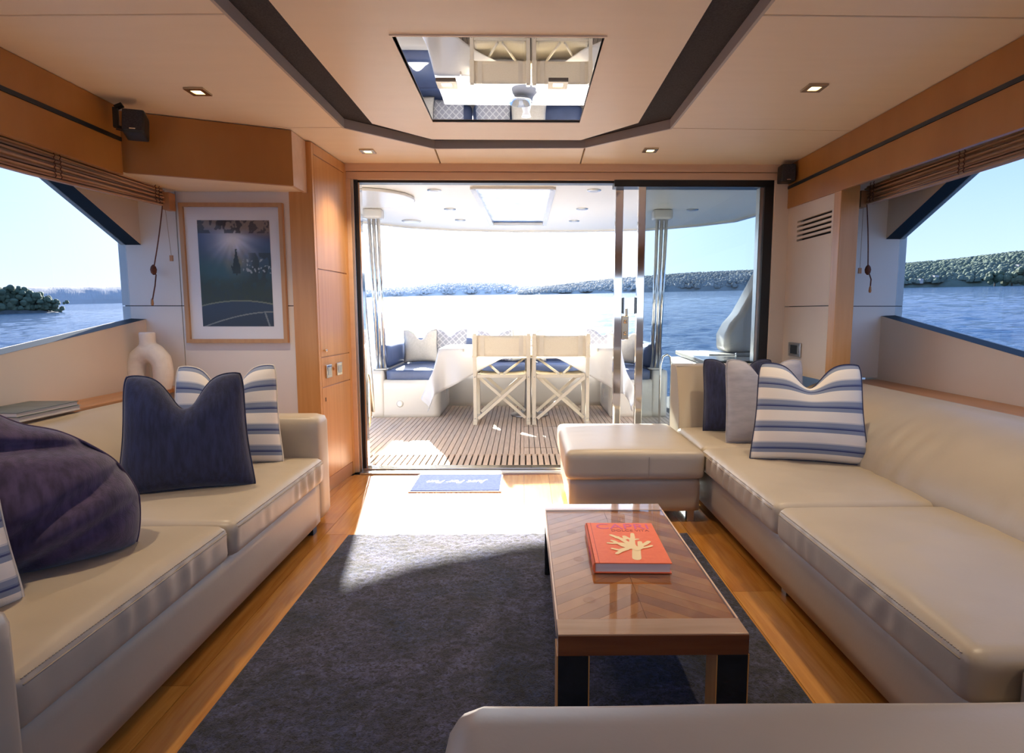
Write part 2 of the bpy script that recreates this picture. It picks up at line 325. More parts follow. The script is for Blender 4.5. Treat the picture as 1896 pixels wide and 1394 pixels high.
def rbox(x0, x1, y0, y1, z0, z1, r, n=(12, 12, 5), fn=None):
    """evenly subdivided rounded box; fn(p, q) may move a point (q = position in -1..1)"""
    mb = MB(); idx = {}
    cx, cy, cz = (x0 + x1) / 2, (y0 + y1) / 2, (z0 + z1) / 2
    hx, hy, hz = (x1 - x0) / 2, (y1 - y0) / 2, (z1 - z0) / 2
    def sp(k, m):
        t = -1 + 2 * k / m; return t
    def vert(i, j, k):
        key = (i, j, k)
        if key in idx: return idx[key]
        q = Vector((sp(i, n[0]), sp(j, n[1]), sp(k, n[2])))
        p = Vector((q.x * hx, q.y * hy, q.z * hz))
        rr = min(r, hx, hy, hz)
        c = Vector((max(-hx + rr, min(hx - rr, p.x)), max(-hy + rr, min(hy - rr, p.y)), max(-hz + rr, min(hz - rr, p.z))))
        d = p - c
        if d.length > 1e-9: p = c + d.normalized() * rr
        p = p + Vector((cx, cy, cz))
        if fn: p = fn(p, q)
        idx[key] = len(mb.v); mb.v.append(tuple(p)); return idx[key]
    for a in (0, n[2]):
        for i in range(n[0]):
            for j in range(n[1]): mb.f.append((vert(i, j, a), vert(i + 1, j, a), vert(i + 1, j + 1, a), vert(i, j + 1, a)))
    for a in (0, n[1]):
        for i in range(n[0]):
            for k in range(n[2]): mb.f.append((vert(i, a, k), vert(i + 1, a, k), vert(i + 1, a, k + 1), vert(i, a, k + 1)))
    for a in (0, n[0]):
        for j in range(n[1]):
            for k in range(n[2]): mb.f.append((vert(a, j, k), vert(a, j + 1, k), vert(a, j + 1, k + 1), vert(a, j, k + 1)))
    return mb
def fnoise(p, s, seed=0): return noise.noise(Vector((p[0] * s + seed, p[1] * s - seed * 0.7, p[2] * s + seed * 1.3)))

# ================================================================== SETTING
CZ = 2.065
# ---- floor: planks along the boat
fl = empty('floor', (0, 0, 0), kind='structure')
MB().box(-2.32, 2.34, -1.6, 4.03, -0.06, -0.012).build('subfloor', caulk, fl)
pw = 0.165; x = -2.31; row = 0
plank_mesh = {}
while x < 2.32:
    y = -1.58 - random.random() * 0.9
    while y < 3.93:
        L = 1.35 + random.choice((0, 0.25, 0.5))
        y0, y1 = max(y, -1.58), min(y + L, 3.93)
        if y1 - y0 > 0.1:
            MB().box(x, min(x + pw - 0.0016, 2.33), y0, y1 - 0.0016, -0.012, 0.0).build('plank', random.choice(floorm), fl)
        y += L
    x += pw; row += 1
# ---- ceiling
ce = empty('ceiling', (0, 0, CZ), kind='structure')
def cpanel(poly, name='ceiling_panel', m=ceilm, z0=0.0, z1=0.03):
    return MB().prism(poly, 'z', z0, z1).build(name, m, ce, bevel=0.003)
LO, LM, LI = (-0.966, 2.055), (-0.948, 3.255), (-0.528, 3.63)
RO, RM, RI = (0.776, 2.055), (0.778, 3.225), (0.362, 3.60)
g = 0.004
cpanel([(-1.95, -1.6), (-0.985, -1.6), (-0.966, 2.052 - g), (-1.95, 2.08 - g)])
cpanel([(-1.95, 2.08 + g), (-0.966, 2.052 + g), (-0.948, 3.238 - g), (-1.95, 3.26 - g)])
cpanel([(-1.95, 3.26 + g), (-0.948, 3.238 + g), (-0.528 - g, 3.63), (-0.545 - g, 4.0), (-1.95, 4.0)])
cpanel([(-0.528 + g, 3.63), (0.362 - g, 3.60), (0.372 - g, 4.0), (-0.545 + g, 4.0)])
cpanel([(0.362 + g, 3.60), (0.778, 3.225 + g), (1.80, 3.26 + g), (1.80, 4.0), (0.372 + g, 4.0)])
cpanel([(0.776, 2.035 + g), (1.80, 2.045 + g), (1.80, 3.26 - g), (0.778, 3.225 - g)])
cpanel([(0.765, -1.6), (1.80, -1.6), (1.80, 2.045 - g), (0.776, 2.035 - g)])
# trim round the recess
def trim_run(pts, name='edge_trim'):
    for a, b in zip(pts[:-1], pts[1:]):
        MB().bar((a[0], a[1], 0.021), (b[0], b[1], 0.021), 0.012, 0.048).build(name, liner, ce)
trim_run([(-0.985, -1.6), (-0.966, 2.055), (-0.948, 3.238), (-0.528, 3.63), (0.362, 3.60), (0.778, 3.225), (0.776, 2.055), (0.765, -1.6)])
cpanel([(-1.05, -1.6), (0.85, -1.6), (0.85, 3.3), (0.40, 3.68), (-0.56, 3.70), (-1.05, 3.3)], 'recess_lining', darkf, 0.048, 0.06)
MB().box(-2.4, 2.4, -1.7, 4.2, 0.07, 0.12).build('deckhead', gel, ce)
MX0, MX1, MY0, MY1 = -0.465, 0.288, 2.205, 3.148
for poly in ([(-0.81, -1.6), (0.59, -1.6), (0.59, MY0), (-0.80, MY0)],):
    pass
cp = MB()
z0, z1 = 0.006, 0.045
outer = [(-0.822, -1.6), (0.59, -1.6), (0.592, 3.16), (0.325, 3.47), (-0.515, 3.47), (-0.785, 3.19)]
def ring_piece(poly): return MB().prism(poly, 'z', z0, z1)
cb = MB()
for poly in ([(-0.822, -1.6), (0.59, -1.6), (0.591, MY0), (-0.796, MY0)],
             [(-0.796, MY0), (MX0, MY0), (MX0, MY1), (-0.785, MY1)],
             [(MX1, MY0), (0.591, MY0), (0.592, MY1), (MX1, MY1)],
             [(-0.785, MY1), (0.592, MY1), (0.592, 3.16), (0.325, 3.47), (-0.515, 3.47), (-0.785, 3.19)]):
    cb.prism(poly, 'z', z0, z1)
cb.build('centre_panel', ceilm, ce)
tr = MB(); w = 0.008
tr.box(MX0 - w, MX1 + w, MY0 - w, MY0, 0.001, 0.03); tr.box(MX0 - w, MX1 + w, MY1, MY1 + w, 0.001, 0.03)
tr.box(MX0 - w, MX0, MY0, MY1, 0.001, 0.03); tr.box(MX1, MX1 + w, MY0, MY1, 0.001, 0.03)
mi = empty('ceiling_mirror', (0, 0, CZ), 'rectangular mirror panel set in the middle of the cream ceiling', 'mirror')
tr.build('frame', ceilm, mi)
MB().prism([(MY0, 0.0180), (MY1, 0.0086), (MY1, 0.0186), (MY0, 0.028)], 'x', MX0, MX1).build('mirror_glass', mirror, mi)

# ---- side walls and windows
def side_wall(s, name, wname, xi, xo, ybulk, sill0, sillslope, diag_a, diag_b, yfar):
    """s: -1 left, +1 right; xi inner face, xo glass plane; Y/Z polygon data"""
    def sz(y): return max(0.70, sill0 + sillslope * (y - ybulk))
    ykink = ybulk - (sill0 - 0.70) / sillslope
    low = [(-1.6, -0.05), (yfar, -0.05), (yfar, sill0), (ybulk, sill0), (ykink, 0.70), (-1.6, 0.70)]
    wl = empty(name, (0, 0, 0), kind='structure')
    MB().prism(low, 'x', s * xi, s * (xo + 0.03)).build('lower_panel', panel, wl)
    dzdy = (diag_b[1] - diag_a[1]) / (diag_b[0] - diag_a[0])
    ytop = diag_a[0] + (1.9 - diag_a[1]) / dzdy
    up = [(yfar, diag_a[1]), (yfar, 2.09), (-1.6, 2.09), (-1.6, 1.9), (ytop, 1.9), diag_a]
    MB().prism(up, 'x', s * xi, s * (xo + 0.03)).build('upper_panel', panel, wl)
    # window: black rim seen in the reveal and one tinted pane
    wd = empty(wname, (0, 0, 0), kind='structure')
    r = MB()
    def strip(a, b, da, db, side):
        # band lying on the reveal between inner face and glass
        p0 = (s * (xi - 0.002), a[0], a[1]); p1 = (s * (xi - 0.002), b[0], b[1]); q0 = (s * xo, a[0] + da[0], a[1] + da[1]); q1 = (s * xo, b[0] + db[0], b[1] + db[1])
        n = Vector(side) * 0.012
        vs = [Vector(p) for p in (p0, p1, q1, q0)]; vs += [v + n for v in vs]
        r.add(vs, [(0, 1, 2, 3), (7, 6, 5, 4), (0, 4, 5, 1), (1, 5, 6, 2), (2, 6, 7, 3), (3, 7, 4, 0)])
    strip(diag_a, (ytop, 1.9), (0, 0), (0, 0), (0, -0.006, -0.010))
    r.build('diagonal_rim', rimm, wd)
    r2 = MB(); r = r2
    strip((ybulk + 0.02, sz(ybulk + 0.02)), (ykink, 0.70), (0, 0.004), (0, 0.004), (0, 0, 0.010))
    r2.build('sill_strip', rimm, wd)
    pane = [(yfar - 0.005, sz(yfar)), (yfar - 0.005, diag_a[1] - 0.0), diag_a, (ytop, 1.9), (-1.6, 1.9), (-1.6, 0.70), (ykink, 0.70)]
    MB().prism(pane, 'x', s * xo, s * (xo + 0.006)).build('pane', pane_side, wd)
    MB().prism([(-1.6, 0.70), (-1.5, 0.70), (-1.5, 1.9), (-1.6, 1.9)], 'x', s * xi, s * xo).build('front_jamb', panel, wd)
side_wall(-1, 'wall_left', 'window_1', 2.20, 2.285, 3.48, 1.06, 0.141, (3.50, 1.475), (2.988, 1.713), 3.56)
side_wall(1, 'wall_right', 'window_2', 2.23, 2.315, 3.67, 1.077, 0.165, (3.745, 1.512), (3.152, 1.789), 3.80)
# ---- bulkhead and windscreen behind the camera
wf = empty('wall_front', (0, 0, 0), kind='structure')
MB().box(-2.33, 2.36, -1.66, -1.6, -0.05, 1.02).build('lower_panel', panel, wf)
MB().box(-2.33, 2.36, -1.66, -1.6, 1.66, 2.12).build('upper_panel', panel, wf)
for xx in (-2.33, -0.75, 0.68, 2.22): MB().box(xx, xx + 0.12, -1.66, -1.6, 1.02, 1.66).build('mullion', panel, wf)
# ---- ledges
lg = MB().box(-2.20, -2.003, -1.5, 3.475, 0.645, 0.67).box(-2.003, -1.87, 3.36, 3.475, 0.645, 0.67)
tag(lg.build('ledge', ledgem, bevel=0.004), 'narrow brown wooden ledge behind the left sofa under the window', 'shelf')
tag(MB().box(1.978, 2.23, -1.5, 3.66, 0.655, 0.68).build('ledge', ledgem, bevel=0.004), 'narrow brown wooden ledge behind the right sofa under the window', 'shelf')
# ---- aft bulkheads
wa = empty('wall_aft', (0, 0, 0), kind='structure')
g = 0.0025
MB().box(-2.33, -1.331, 3.505, 3.56, -0.02, 2.1).build('bulkhead_backing', black, wa)
for (xa, xb, za, zb) in ((-2.33, -1.990, 1.137 + g, 2.09), (-1.985, -1.331, 1.137 + g, 2.09), (-2.33, -1.990, -0.02, 1.137 - g), (-1.985, -1.331, -0.02, 1.137 - g)):
    MB().box(xa, xb, 3.48, 3.506, za, zb).build('panel', panelw, wa)
# right return wall + vent wall + pillar
wr = empty('wall_back_right', (0, 0, 0), kind='structure')
MB().box(1.86, 2.36, 3.67, 3.73, 1.137 + g, 2.09).build('panel', panelw, wr)
MB().box(1.86, 2.36, 3.67, 3.73, 0.69, 1.137 - g).build('panel', panelw, wr)
MB().box(1.86, 2.36, 3.675, 3.725, 1.13, 1.144).build('panel_gap', black, wr)
# vent wall: plane X = 1.76
vw = [(0.0, 1.137 - g), (1.137 + g, 2.06)]
MB().box(1.762, 1.86, 3.40, 4.02, 0.70, 1.137 - g).build('panel', panel, wr)
vz0, vz1, vy0, vy1 = 1.545, 1.69, 3.43, 3.86
for (ya, yb, za, zb) in ((3.40, vy0, 1.137 + g, 2.06), (vy1, 4.02, 1.137 + g, 2.06), (vy0, vy1, 1.137 + g, vz0), (vy0, vy1, vz1, 2.06)):
    MB().box(1.762, 1.86, ya, yb, za, zb).build('panel', panel, wr)
MB().box(1.80, 1.86, 3.41, 4.0, 1.1, 2.0).build('vent_cavity', black, wr)
vt = empty('air_vent', (1.762, 3.645, 1.617), 'cream air vent with five dark slots on the panel right of the door', 'vent')
n = 6
for i in range(n):
    zc = -0.0725 + 0.145 * i / (n - 1)
    MB().box(0.0, 0.02, -0.215, 0.215, zc - 0.0075 if i else zc, zc + 0.0075 if i < n - 1 else zc + 0.0001, ).build('slat', panel, vt)
tag(MB().box(1.755, 1.86, 3.325, 3.40, 0.70, 2.05).build('wooden_pillar', wood, bevel=0.003), 'upright honey-coloured wooden post between the vent panel and the right window', 'pillar')

# ---- valances (wood boards with a black track) along both sides
def valance(s, xi, zb0, zb1, yb0, yb1, yend, zs, label, label2):
    """board bottom slants from (yb0,zb0) to (yb1,zb1)"""
    t = empty('valance', (0, 0, 0), label, 'valance')
    k = (zb1 - zb0) / (yb1 - yb0)
    zf = lambda y: zb0 + k * (y - yb0)
    MB().prism([(-1.6, zs - 0.009), (yend, zs - 0.009), (yend, zf(yend)), (-1.6, zf(-1.6) if s > 0 else zb0)], 'x', s * xi, s * (xi + 0.025)).build('lower_board', woodh, t, bevel=0.002)
    MB().box(*sorted((s * xi, s * (xi + 0.025))), -1.6, yend, zs + 0.009, CZ - 0.002).build('upper_board', woodh, t, bevel=0.002)
    tr = MB().box(*sorted((s * (xi - 0.004), s * (xi + 0.02))), -1.6, yend, zs - 0.009, zs + 0.009).build('curtain_track', blackm)
    tag(tr, label2, 'track')
    return t
valance(-1, 1.91, 1.742, 1.752, 2.2, 2.95, 2.93, 1.915, 'honey wooden valance boards above the left window', 'long black curtain track set in the left wooden valance')
valance(1, 1.75, 1.744, 1.775, 2.12, 3.6, 4.0, 1.917, 'honey wooden valance boards above the right window', 'long black curtain track set in the right wooden valance')
# ---- corner wooden box above the picture
bx = empty('corner_cupboard', (0, 0, 0), 'angled wooden overhead box above the framed picture', 'cupboard')
poly = [(-1.94, 2.99), (-1.242, 3.285), (-1.242, 3.48), (-2.20, 3.48), (-2.20, 2.99)]
MB().prism(poly, 'z', 1.782, 1.795).build('base_panel', ceilm, bx)
MB().prism([(-1.94, 2.975), (-1.235, 3.275), (-1.255, 3.295), (-1.94, 3.0)], 'z', 1.775, 2.06).build('front_panel', woodh, bx)
MB().prism([(-1.235, 3.275), (-1.235, 3.478), (-1.255, 3.478), (-1.255, 3.30)], 'z', 1.775, 2.06).build('side_panel', woodtrim, bx)
# ---- tall cupboard by the door
cb = empty('tall_cupboard', (-1.2, 3.74, 0), 'tall honey wooden cupboard left of the door with a small knob', 'cupboard')
def P(x, y, z): return (x + 1.2, y - 3.74, z)
fx0, fx1 = -1.205, -1.165     # face X at near / far end (slightly splayed)
def face(y): return fx0 + (fx1 - fx0) * (y - 3.48) / 0.5
def cface(ya, yb, za, zb, out, name, m=wood, th=0.018, par=None, bev=0.0015):
    mb = MB(); vs = []
    for yy in (ya, yb):
        for zz in (za, zb):
            vs.append(P(face(yy) + out, yy, zz)); vs.append(P(face(yy) + out - th, yy, zz))
    mb.add(vs, [(0, 2, 6, 4), (1, 5, 7, 3), (0, 1, 3, 2), (4, 6, 7, 5), (0, 4, 5, 1), (2, 3, 7, 6)])
    return mb.build(name, m, par or cb, bevel=bev)
MB().prism([(-1.34 + 1.2, 3.475 - 3.74), (fx0 + 1.2 - 0.006, 3.475 - 3.74), (fx1 + 1.2 - 0.006, 4.02 - 3.74), (-1.34 + 1.2, 4.02 - 3.74)], 'z', 0.0, 2.06).build('carcass', wood, cb)
cface(3.477, 3.505, 0.0, 2.06, 0.0, 'stile'); cface(3.955, 4.02, 0.0, 2.06, 0.0, 'stile')
cface(3.507, 3.953, 2.0, 2.06, 0.0, 'top_rail'); cface(3.507, 3.953, 0.0, 0.085, -0.004, 'plinth', ledgem)
d1 = cface(3.508, 3.952, 1.354, 1.995, 0.0, 'door'); d2 = cface(3.508, 3.952, 0.835, 1.348, 0.0, 'door')
cface(3.508, 3.952, 0.655, 0.829, 0.0, 'switch_panel'); d3 = cface(3.508, 3.952, 0.09, 0.649, 0.0, 'door')
k = MB(); k.lathe([(0.004, 0), (0.004, 0.008), (0.009, 0.014), (0.010, 0.02), (0.006, 0.025)], 12)
kn = k.build('knob', chrome, d2, smooth=True, loc=P(face(3.54) - 0.002, 3.545, 0.872), rot=(0, PI / 2, 0))
MB().box(0, 0.004, -0.004, 0.004, -0.012, 0.012).build('keyhole', blackm, d3, loc=P(face(3.54) - 0.001, 3.55, 0.575))
for i, yc in enumerate((3.60, 3.76)):
    sw = empty('light_switch', (face(yc), yc, 0.742), ('square chrome switch plate on the tall cupboard, nearer the picture', 'square chrome switch plate on the tall cupboard, nearer the door')[i], 'switch', 'switch plates on the tall cupboard')
    sw.rotation_euler = (0, 0, -0.08)
    pl = MB().box(0.0, 0.010, -0.040, 0.040, -0.040, 0.040).build('plate', chrome, sw, bevel=0.003)
    MB().box(0.009, 0.013, -0.024, 0.024, -0.024, 0.024).build('rocker', steelb, sw, bevel=0.002)
ck = MB().lathe([(0.011, 0), (0.011, 0.008), (0.007, 0.012)], 12)
tag(ck.build('indicator_button', tabw, None, smooth=True, loc=(face(3.68), 3.68, 0.752), rot=(0, PI / 2, 0)), 'small brown button pair between the chrome switch plates', 'button')
# thermostat
th = empty('thermostat', (1.762, 3.80, 0.86), 'small chrome-framed control panel with dark screen on the wall right of the door', 'thermostat')
fr = MB().box(-0.012, 0.0, -0.085, 0.085, -0.045, 0.045).build('frame', steelb, th, bevel=0.004)
MB().box(-0.015, -0.011, -0.045, 0.045, -0.028, 0.028).build('screen', blackm, th, bevel=0.001)
for sy in (-1, 1):
    for k in range(3): MB().box(-0.015, -0.011, sy * 0.063 - 0.010, sy * 0.063 + 0.010, -0.026 + k * 0.02, -0.014 + k * 0.02).build('button', steelb, th)

# ---- door wall: header, jambs, threshold, glass
dw = empty('trim_1', (0, 0, 0), kind='structure')
MB().box(-1.19, 1.765, 3.985, 4.05, 2.018, 2.07).build('header_board', woodtrim, dw, bevel=0.003)
MB().box(-1.175, 1.765, 4.0, 4.05, 1.968, 2.016).build('header_lip', woodtrim, dw, bevel=0.004)
MB().box(-1.172, -1.135, 3.99, 4.05, 0.0, 1.968).build('left_jamb', woodtrim, dw, bevel=0.004)
MB().box(-1.135, -1.118, 4.0, 4.06, 0.0, 1.968).build('left_lip', steelb, dw, bevel=0.002)
MB().box(1.660, 1.765, 3.99, 4.05, 0.0, 1.968).build('right_jamb', panel, dw, bevel=0.004)
MB().box(-1.175, 1.765, 4.05, 4.12, 1.965, 2.15).build('lintel', gel, dw)
MB().box(-2.4, -1.15, 4.03, 4.12, -0.05, 2.15).build('outer_bulkhead', gel, dw)
MB().box(1.765, 2.5, 4.03, 4.12, -0.05, 2.15).build('outer_bulkhead', gel, dw)
dr = empty('door_1', (0, 0, 0), kind='structure')
MB().box(-1.118, 1.66, 3.93, 4.0, -0.01, 0.012).build('threshold', steelb, dr, bevel=0.003)
for yy in (4.02, 4.055, 4.09): MB().box(-1.118, 1.66, yy - 0.006, yy + 0.006, 0.0, 0.022).build('floor_track', chrome, dr)
MB().box(-1.118, 1.66, 4.0, 4.13, -0.012, 0.004).build('track_base', steelb, dr)
MB().box(-1.118, -1.096, 4.02, 4.10, 0.0, 1.968).build('side_seal', black, dr, bevel=0.002)
MB().box(-1.096, -1.086, 4.03, 4.09, 0.0, 1.968).build('side_channel', chrome, dr)
MB().box(-1.096, 0.60, 4.03, 4.10, 1.952, 1.968).build('head_track', black, dr)
MB().box(0.60, 1.66, 4.0, 4.10, 1.925, 1.968).build('head_frame', black, dr)
MB().box(1.60, 1.66, 4.0, 4.10, 0.0, 1.93).build('end_frame', black, dr)
MB().box(1.575, 1.60, 4.02, 4.08, 0.0, 1.93).build('end_channel', steelb, dr)
sa = MB().box(0.618, 0.672, 4.06, 4.095, 0.02, 1.955).build('stile', chrome, dr, bevel=0.004)
sb = MB().box(0.762, 0.812, 4.005, 4.045, 0.02, 1.955).build('stile', chrome, dr, bevel=0.004)
MB().box(0.812, 1.58, 4.02, 4.028, 0.02, 1.93).build('tinted_pane', pane_tint, dr)
lk = MB().box(0.672, 0.718, 4.05, 4.09, 0.915, 1.075).build('lock_case', brass, dr, bevel=0.004)
MB().box(0.672, 0.684, 4.04, 4.09, 1.09, 1.20).build('handle', legdk, dr, bevel=0.003)
MB().box(0.744, 0.760, 4.0, 4.05, 1.09, 1.20).build('handle', legdk, dr, bevel=0.003)
MB().box(0.695, 0.712, 4.05, 4.08, 1.075, 1.125).build('lever', brass, dr, bevel=0.003)
for zc in (0.955, 1.035):
    MB().lathe([(0.013, 0), (0.013, 0.006), (0.005, 0.012)], 14).build('lock_barrel', brass, dr, smooth=True, loc=(0.695, 4.05, zc), rot=(PI / 2, 0, 0))

# ================================================================== DOWNLIGHTS
def downlight(x, y, z, label, on=True, watts=DOWNLIGHT_W, group='square ceiling downlights', rim=0.042):
    t = empty('downlight', (x, y, z), label, 'ceiling light', group)
    m = MB(); w, i = rim, rim * 0.52
    for a in ((-w, w, -w, -i), (-w, w, i, w), (-w, -i, -i, i), (i, w, -i, i)): m.box(*a, -0.008, 0.0)
    m.build('bezel', brass, t)
    MB().box(-i, i, -i, i, -0.0035, 0.0).build('lamp_lens', lampm if on else steelb, t)
    if on and watts:
        L = bpy.data.lights.new('downlight_beam', 'SPOT'); L.energy = watts; L.color = (1.0, 0.78, 0.52); L.spot_size = 1.75; L.spot_blend = 0.9; L.shadow_soft_size = 0.03
        lo = bpy.data.objects.new('downlight_beam', L); COL.objects.link(lo); lo.parent = t; lo.location = (0, 0, -0.02)
    return t
downlight(-1.428, 2.726, CZ, 'lit square ceiling light beside the left black track, above the left sofa')
downlight(1.254, 2.646, CZ, 'square ceiling light above the right sofa')
downlight(-0.937, 3.685, CZ, 'square ceiling light near the tall cupboard, left over the door')
downlight(0.756, 3.638, CZ, 'small square ceiling light over the tinted part of the door')
for x, y, l in ((-1.42, 1.3, 'added out-of-view square ceiling light over the near end of the left sofa'), (1.25, 1.3, 'added out-of-view square ceiling light over the near end of the right sofa'),
                (-1.42, -0.3, 'added out-of-view square ceiling light on the left behind the foreground sofa'), (1.25, -0.3, 'added out-of-view square ceiling light on the right behind the foreground sofa')):
    downlight(x, y, CZ, l)  # four unseen fittings, added to give the saloon more light
downlight(-0.33, 2.665, CZ + 0.0135, 'lit square light on the left half of the ceiling mirror', watts=10, group='lights on the ceiling mirror')
downlight(0.148, 2.66, CZ + 0.0135, 'lit square light on the right half of the ceiling mirror', watts=10, group='lights on the ceiling mirror')

# ================================================================== RUG, MAT
def rugf(u, v):
    x = -0.872 + u * (0.815 + 0.872); y = 0.31 + v * (2.825 - 0.31)
    e = min(u, 1 - u) * 1.687; e2 = min(v, 1 - v) * 2.515; k = min(1, min(e, e2) / 0.012)
    return (x, y, 0.002 + 0.010 * math.sqrt(max(0, k)) + 0.0035 * noise.noise(Vector((x * 45, y * 45, 0))) * k + 0.002 * noise.noise(Vector((x * 9, y * 9, 3))) * k)
rg = MB().grid(rugf, 260, 380)  .box(-0.870, 0.813, 0.312, 2.823, 0.0, 0.003).build('rug', rugm, smooth=True, fix=False)
tag(rg, 'large dark navy rug with a deep mottled pile on the wooden floor', 'rug')
dm = empty('door_mat', (-0.427, 3.715, 0.0), 'small blue mat with white lettering on the floor inside the door', 'mat')
MB().box(-0.285, 0.285, -0.19, 0.19, 0.0, 0.007).build('mat_border', whitet, dm, bevel=0.002)
MB().box(-0.275, 0.275, -0.178, 0.182, 0.003, 0.0105).build('mat_pile', matm, dm, bevel=0.003)
DG = None
def text_mesh(name, body, size, m, parent, loc, rot=(0, 0, 0), shear=0.0, extrude=0.0006, align='CENTER', sx=1.0, bold=0.0):
    c = bpy.data.curves.new(name, 'FONT'); c.body = body; c.size = size; c.align_x = align; c.align_y = 'CENTER'; c.shear = shear; c.extrude = extrude; c.offset = bold
    o = bpy.data.objects.new(name, c); COL.objects.link(o)
    dg = bpy.context.evaluated_depsgraph_get(); me = bpy.data.meshes.new_from_object(o.evaluated_get(dg))
    bpy.data.objects.remove(o); bpy.data.curves.remove(c)
    o = link_mesh(name, me, m, parent, loc, rot); o.scale = (sx, 1, 1); return o
text_mesh('lettering', 'Just For Fun', 0.085, whitet, dm, (-0.01, 0.01, 0.0112), rot=(0, 0, PI), shear=0.35, sx=0.9, bold=0.001)

# ================================================================== COFFEE TABLE + BOOK
ct = empty('coffee_table', (0.328, 1.92, 0.0135), 'low wooden coffee table with glossy chevron top standing on the navy rug', 'table')
hw, hl, th_ = 0.243, 0.51, 0.2765
inl = hl - 0.077
def T(mb, name, m, **k): return mb.build(name, m, ct, **k)
T(MB().box(-hw, hw, -hl, -inl, th_ - 0.05, th_), 'end_board', tablew, bevel=0.002)
T(MB().box(-hw, hw, inl, hl, th_ - 0.05, th_), 'end_board', tablew, bevel=0.002)
T(MB().box(-hw + 0.002, hw - 0.002, -hl + 0.002, hl - 0.002, th_ - 0.058, th_ - 0.046), 'apron', tabledk)
T(MB().box(-hw + 0.0005, hw - 0.0005, -hl - 0.002, -hl + 0.004, th_ - 0.056, th_ - 0.004), 'front_apron', tabledk)
T(MB().box(-hw + 0.004, hw - 0.004, -inl, inl, th_ - 0.046, th_ - 0.014), 'core', tabledk)
# side lips
for s in (-1, 1):
    T(MB().box(*sorted((s * hw, s * (hw - 0.005))), -inl, inl, th_ - 0.05, th_ - 0.001), 'side_lip', woodtrim)
# chevron boards (apex away from the viewer at the middle line)
xa = 0.0; bw = 0.052; i = 0
ymin, ymax = -inl + 0.001, inl - 0.001; lim = hw - 0.006
slope = 0.75
def clip_poly(poly, ymin, ymax):
    def cut(p, f):
        out = []
        for a, b in zip(p, p[1:] + p[:1]):
            fa, fb = f(a), f(b)
            if fa >= 0: out.append(a)
            if fa * fb < 0:
                t = fa / (fa - fb); out.append((a[0] + (b[0] - a[0]) * t, a[1] + (b[1] - a[1]) * t))
        return out
    p = cut(poly, lambda q: q[1] - ymin)
    return cut(p, lambda q: ymax - q[1]) if p else p
y = ymin - 0.05
while y < ymax + lim * slope + 0.05:
    for s in (-1, 1):
        p = [(0.0006 * s, y), (s * lim, y - slope * lim), (s * lim, y - slope * lim + bw - 0.0012), (0.0006 * s, y + bw - 0.0012)]
        if s < 0: p = p[::-1]
        p = clip_poly(p, ymin, ymax)
        if len(p) >= 3:
            T(MB().prism(p, 'z', th_ - 0.014, th_ - 0.0065), 'chevron_board', tableb[(i * 2 + (s > 0)) % 3])
        i += 1
    y += bw
T(MB().box(-lim, lim, ymin, ymax, th_ - 0.006, th_ - 0.001), 'glass_top', pane_clear)
for sx in (-1, 1):
    for sy in (-1, 1):
        x0 = sx * hw; x1 = sx * (hw - 0.078); y0 = sy * (hl - 0.001); y1 = sy * (hl - 0.082)
        lg_ = T(MB().box(*sorted((x0, x1)), *sorted((y0, y1)), 0.0, th_ - 0.058), 'leg', legdk, bevel=0.0015)
        MB().box(*sorted((x1, x1 - sx * 0.003)), *sorted((y0, y1)), 0.0, th_ - 0.06).build('leg_facing', wood, lg_)
        if sy < 0: MB().box(*sorted((x0, x0 + sx * 0.003)), *sorted((y0, y1)), 0.0, th_ - 0.058).build('edge_strip', wood, lg_)
bk = empty('coffee_table_book', (0.345, 1.935, 0.2895), 'large orange hardback book with a cream coral design on the coffee table', 'book', rz=-0.03)
bw2, bl2, bt = 0.121, 0.176, 0.034
MB().box(-bw2, bw2, -bl2, bl2, 0.0, 0.003).build('back_cover', orange, bk, bevel=0.0008)
MB().box(-bw2, bw2, -bl2, bl2, bt - 0.003, bt).build('front_cover', orange, bk, bevel=0.0008)
sp = MB().prism([(-bw2, 0.0), (-bw2 + 0.003, 0.0), (-bw2 + 0.003, bt), (-bw2, bt), (-bw2 - 0.004, bt * 0.75), (-bw2 - 0.005, bt * 0.5), (-bw2 - 0.004, bt * 0.25)], 'y', -bl2, bl2).build('spine', orange, bk)
MB().box(-bw2 + 0.004, bw2 - 0.005, -bl2 + 0.005, bl2 - 0.005, 0.003, bt - 0.003).build('pages', paper, bk)
MB().box(-bw2 + 0.015, -bw2 + 0.0165, -bl2, bl2, bt - 0.0005, bt + 0.0002).build('hinge_groove', darkred, bk)
text_mesh('title', 'CAPRI', 0.070, pink, bk, (0.008, bl2 - 0.040, bt + 0.0004), sx=1.02, extrude=0.0002)
text_mesh('subtitle', 'DOLCE VITA', 0.024, darkred, bk, (0.030, bl2 - 0.078, bt + 0.0004), extrude=0.0002)
text_mesh('spine_title', 'CAPRI', 0.030, pink, bk, (-bw2 - 0.0052, -0.06, bt * 0.5), rot=(PI / 2, 0, -PI / 2), extrude=0.0002)
cor = MB()
def UV(u, v): return (-bw2 + 0.015 + u * (2 * bw2 - 0.015), bl2 - v * 2 * bl2, bt + 0.0006)
BR = 0
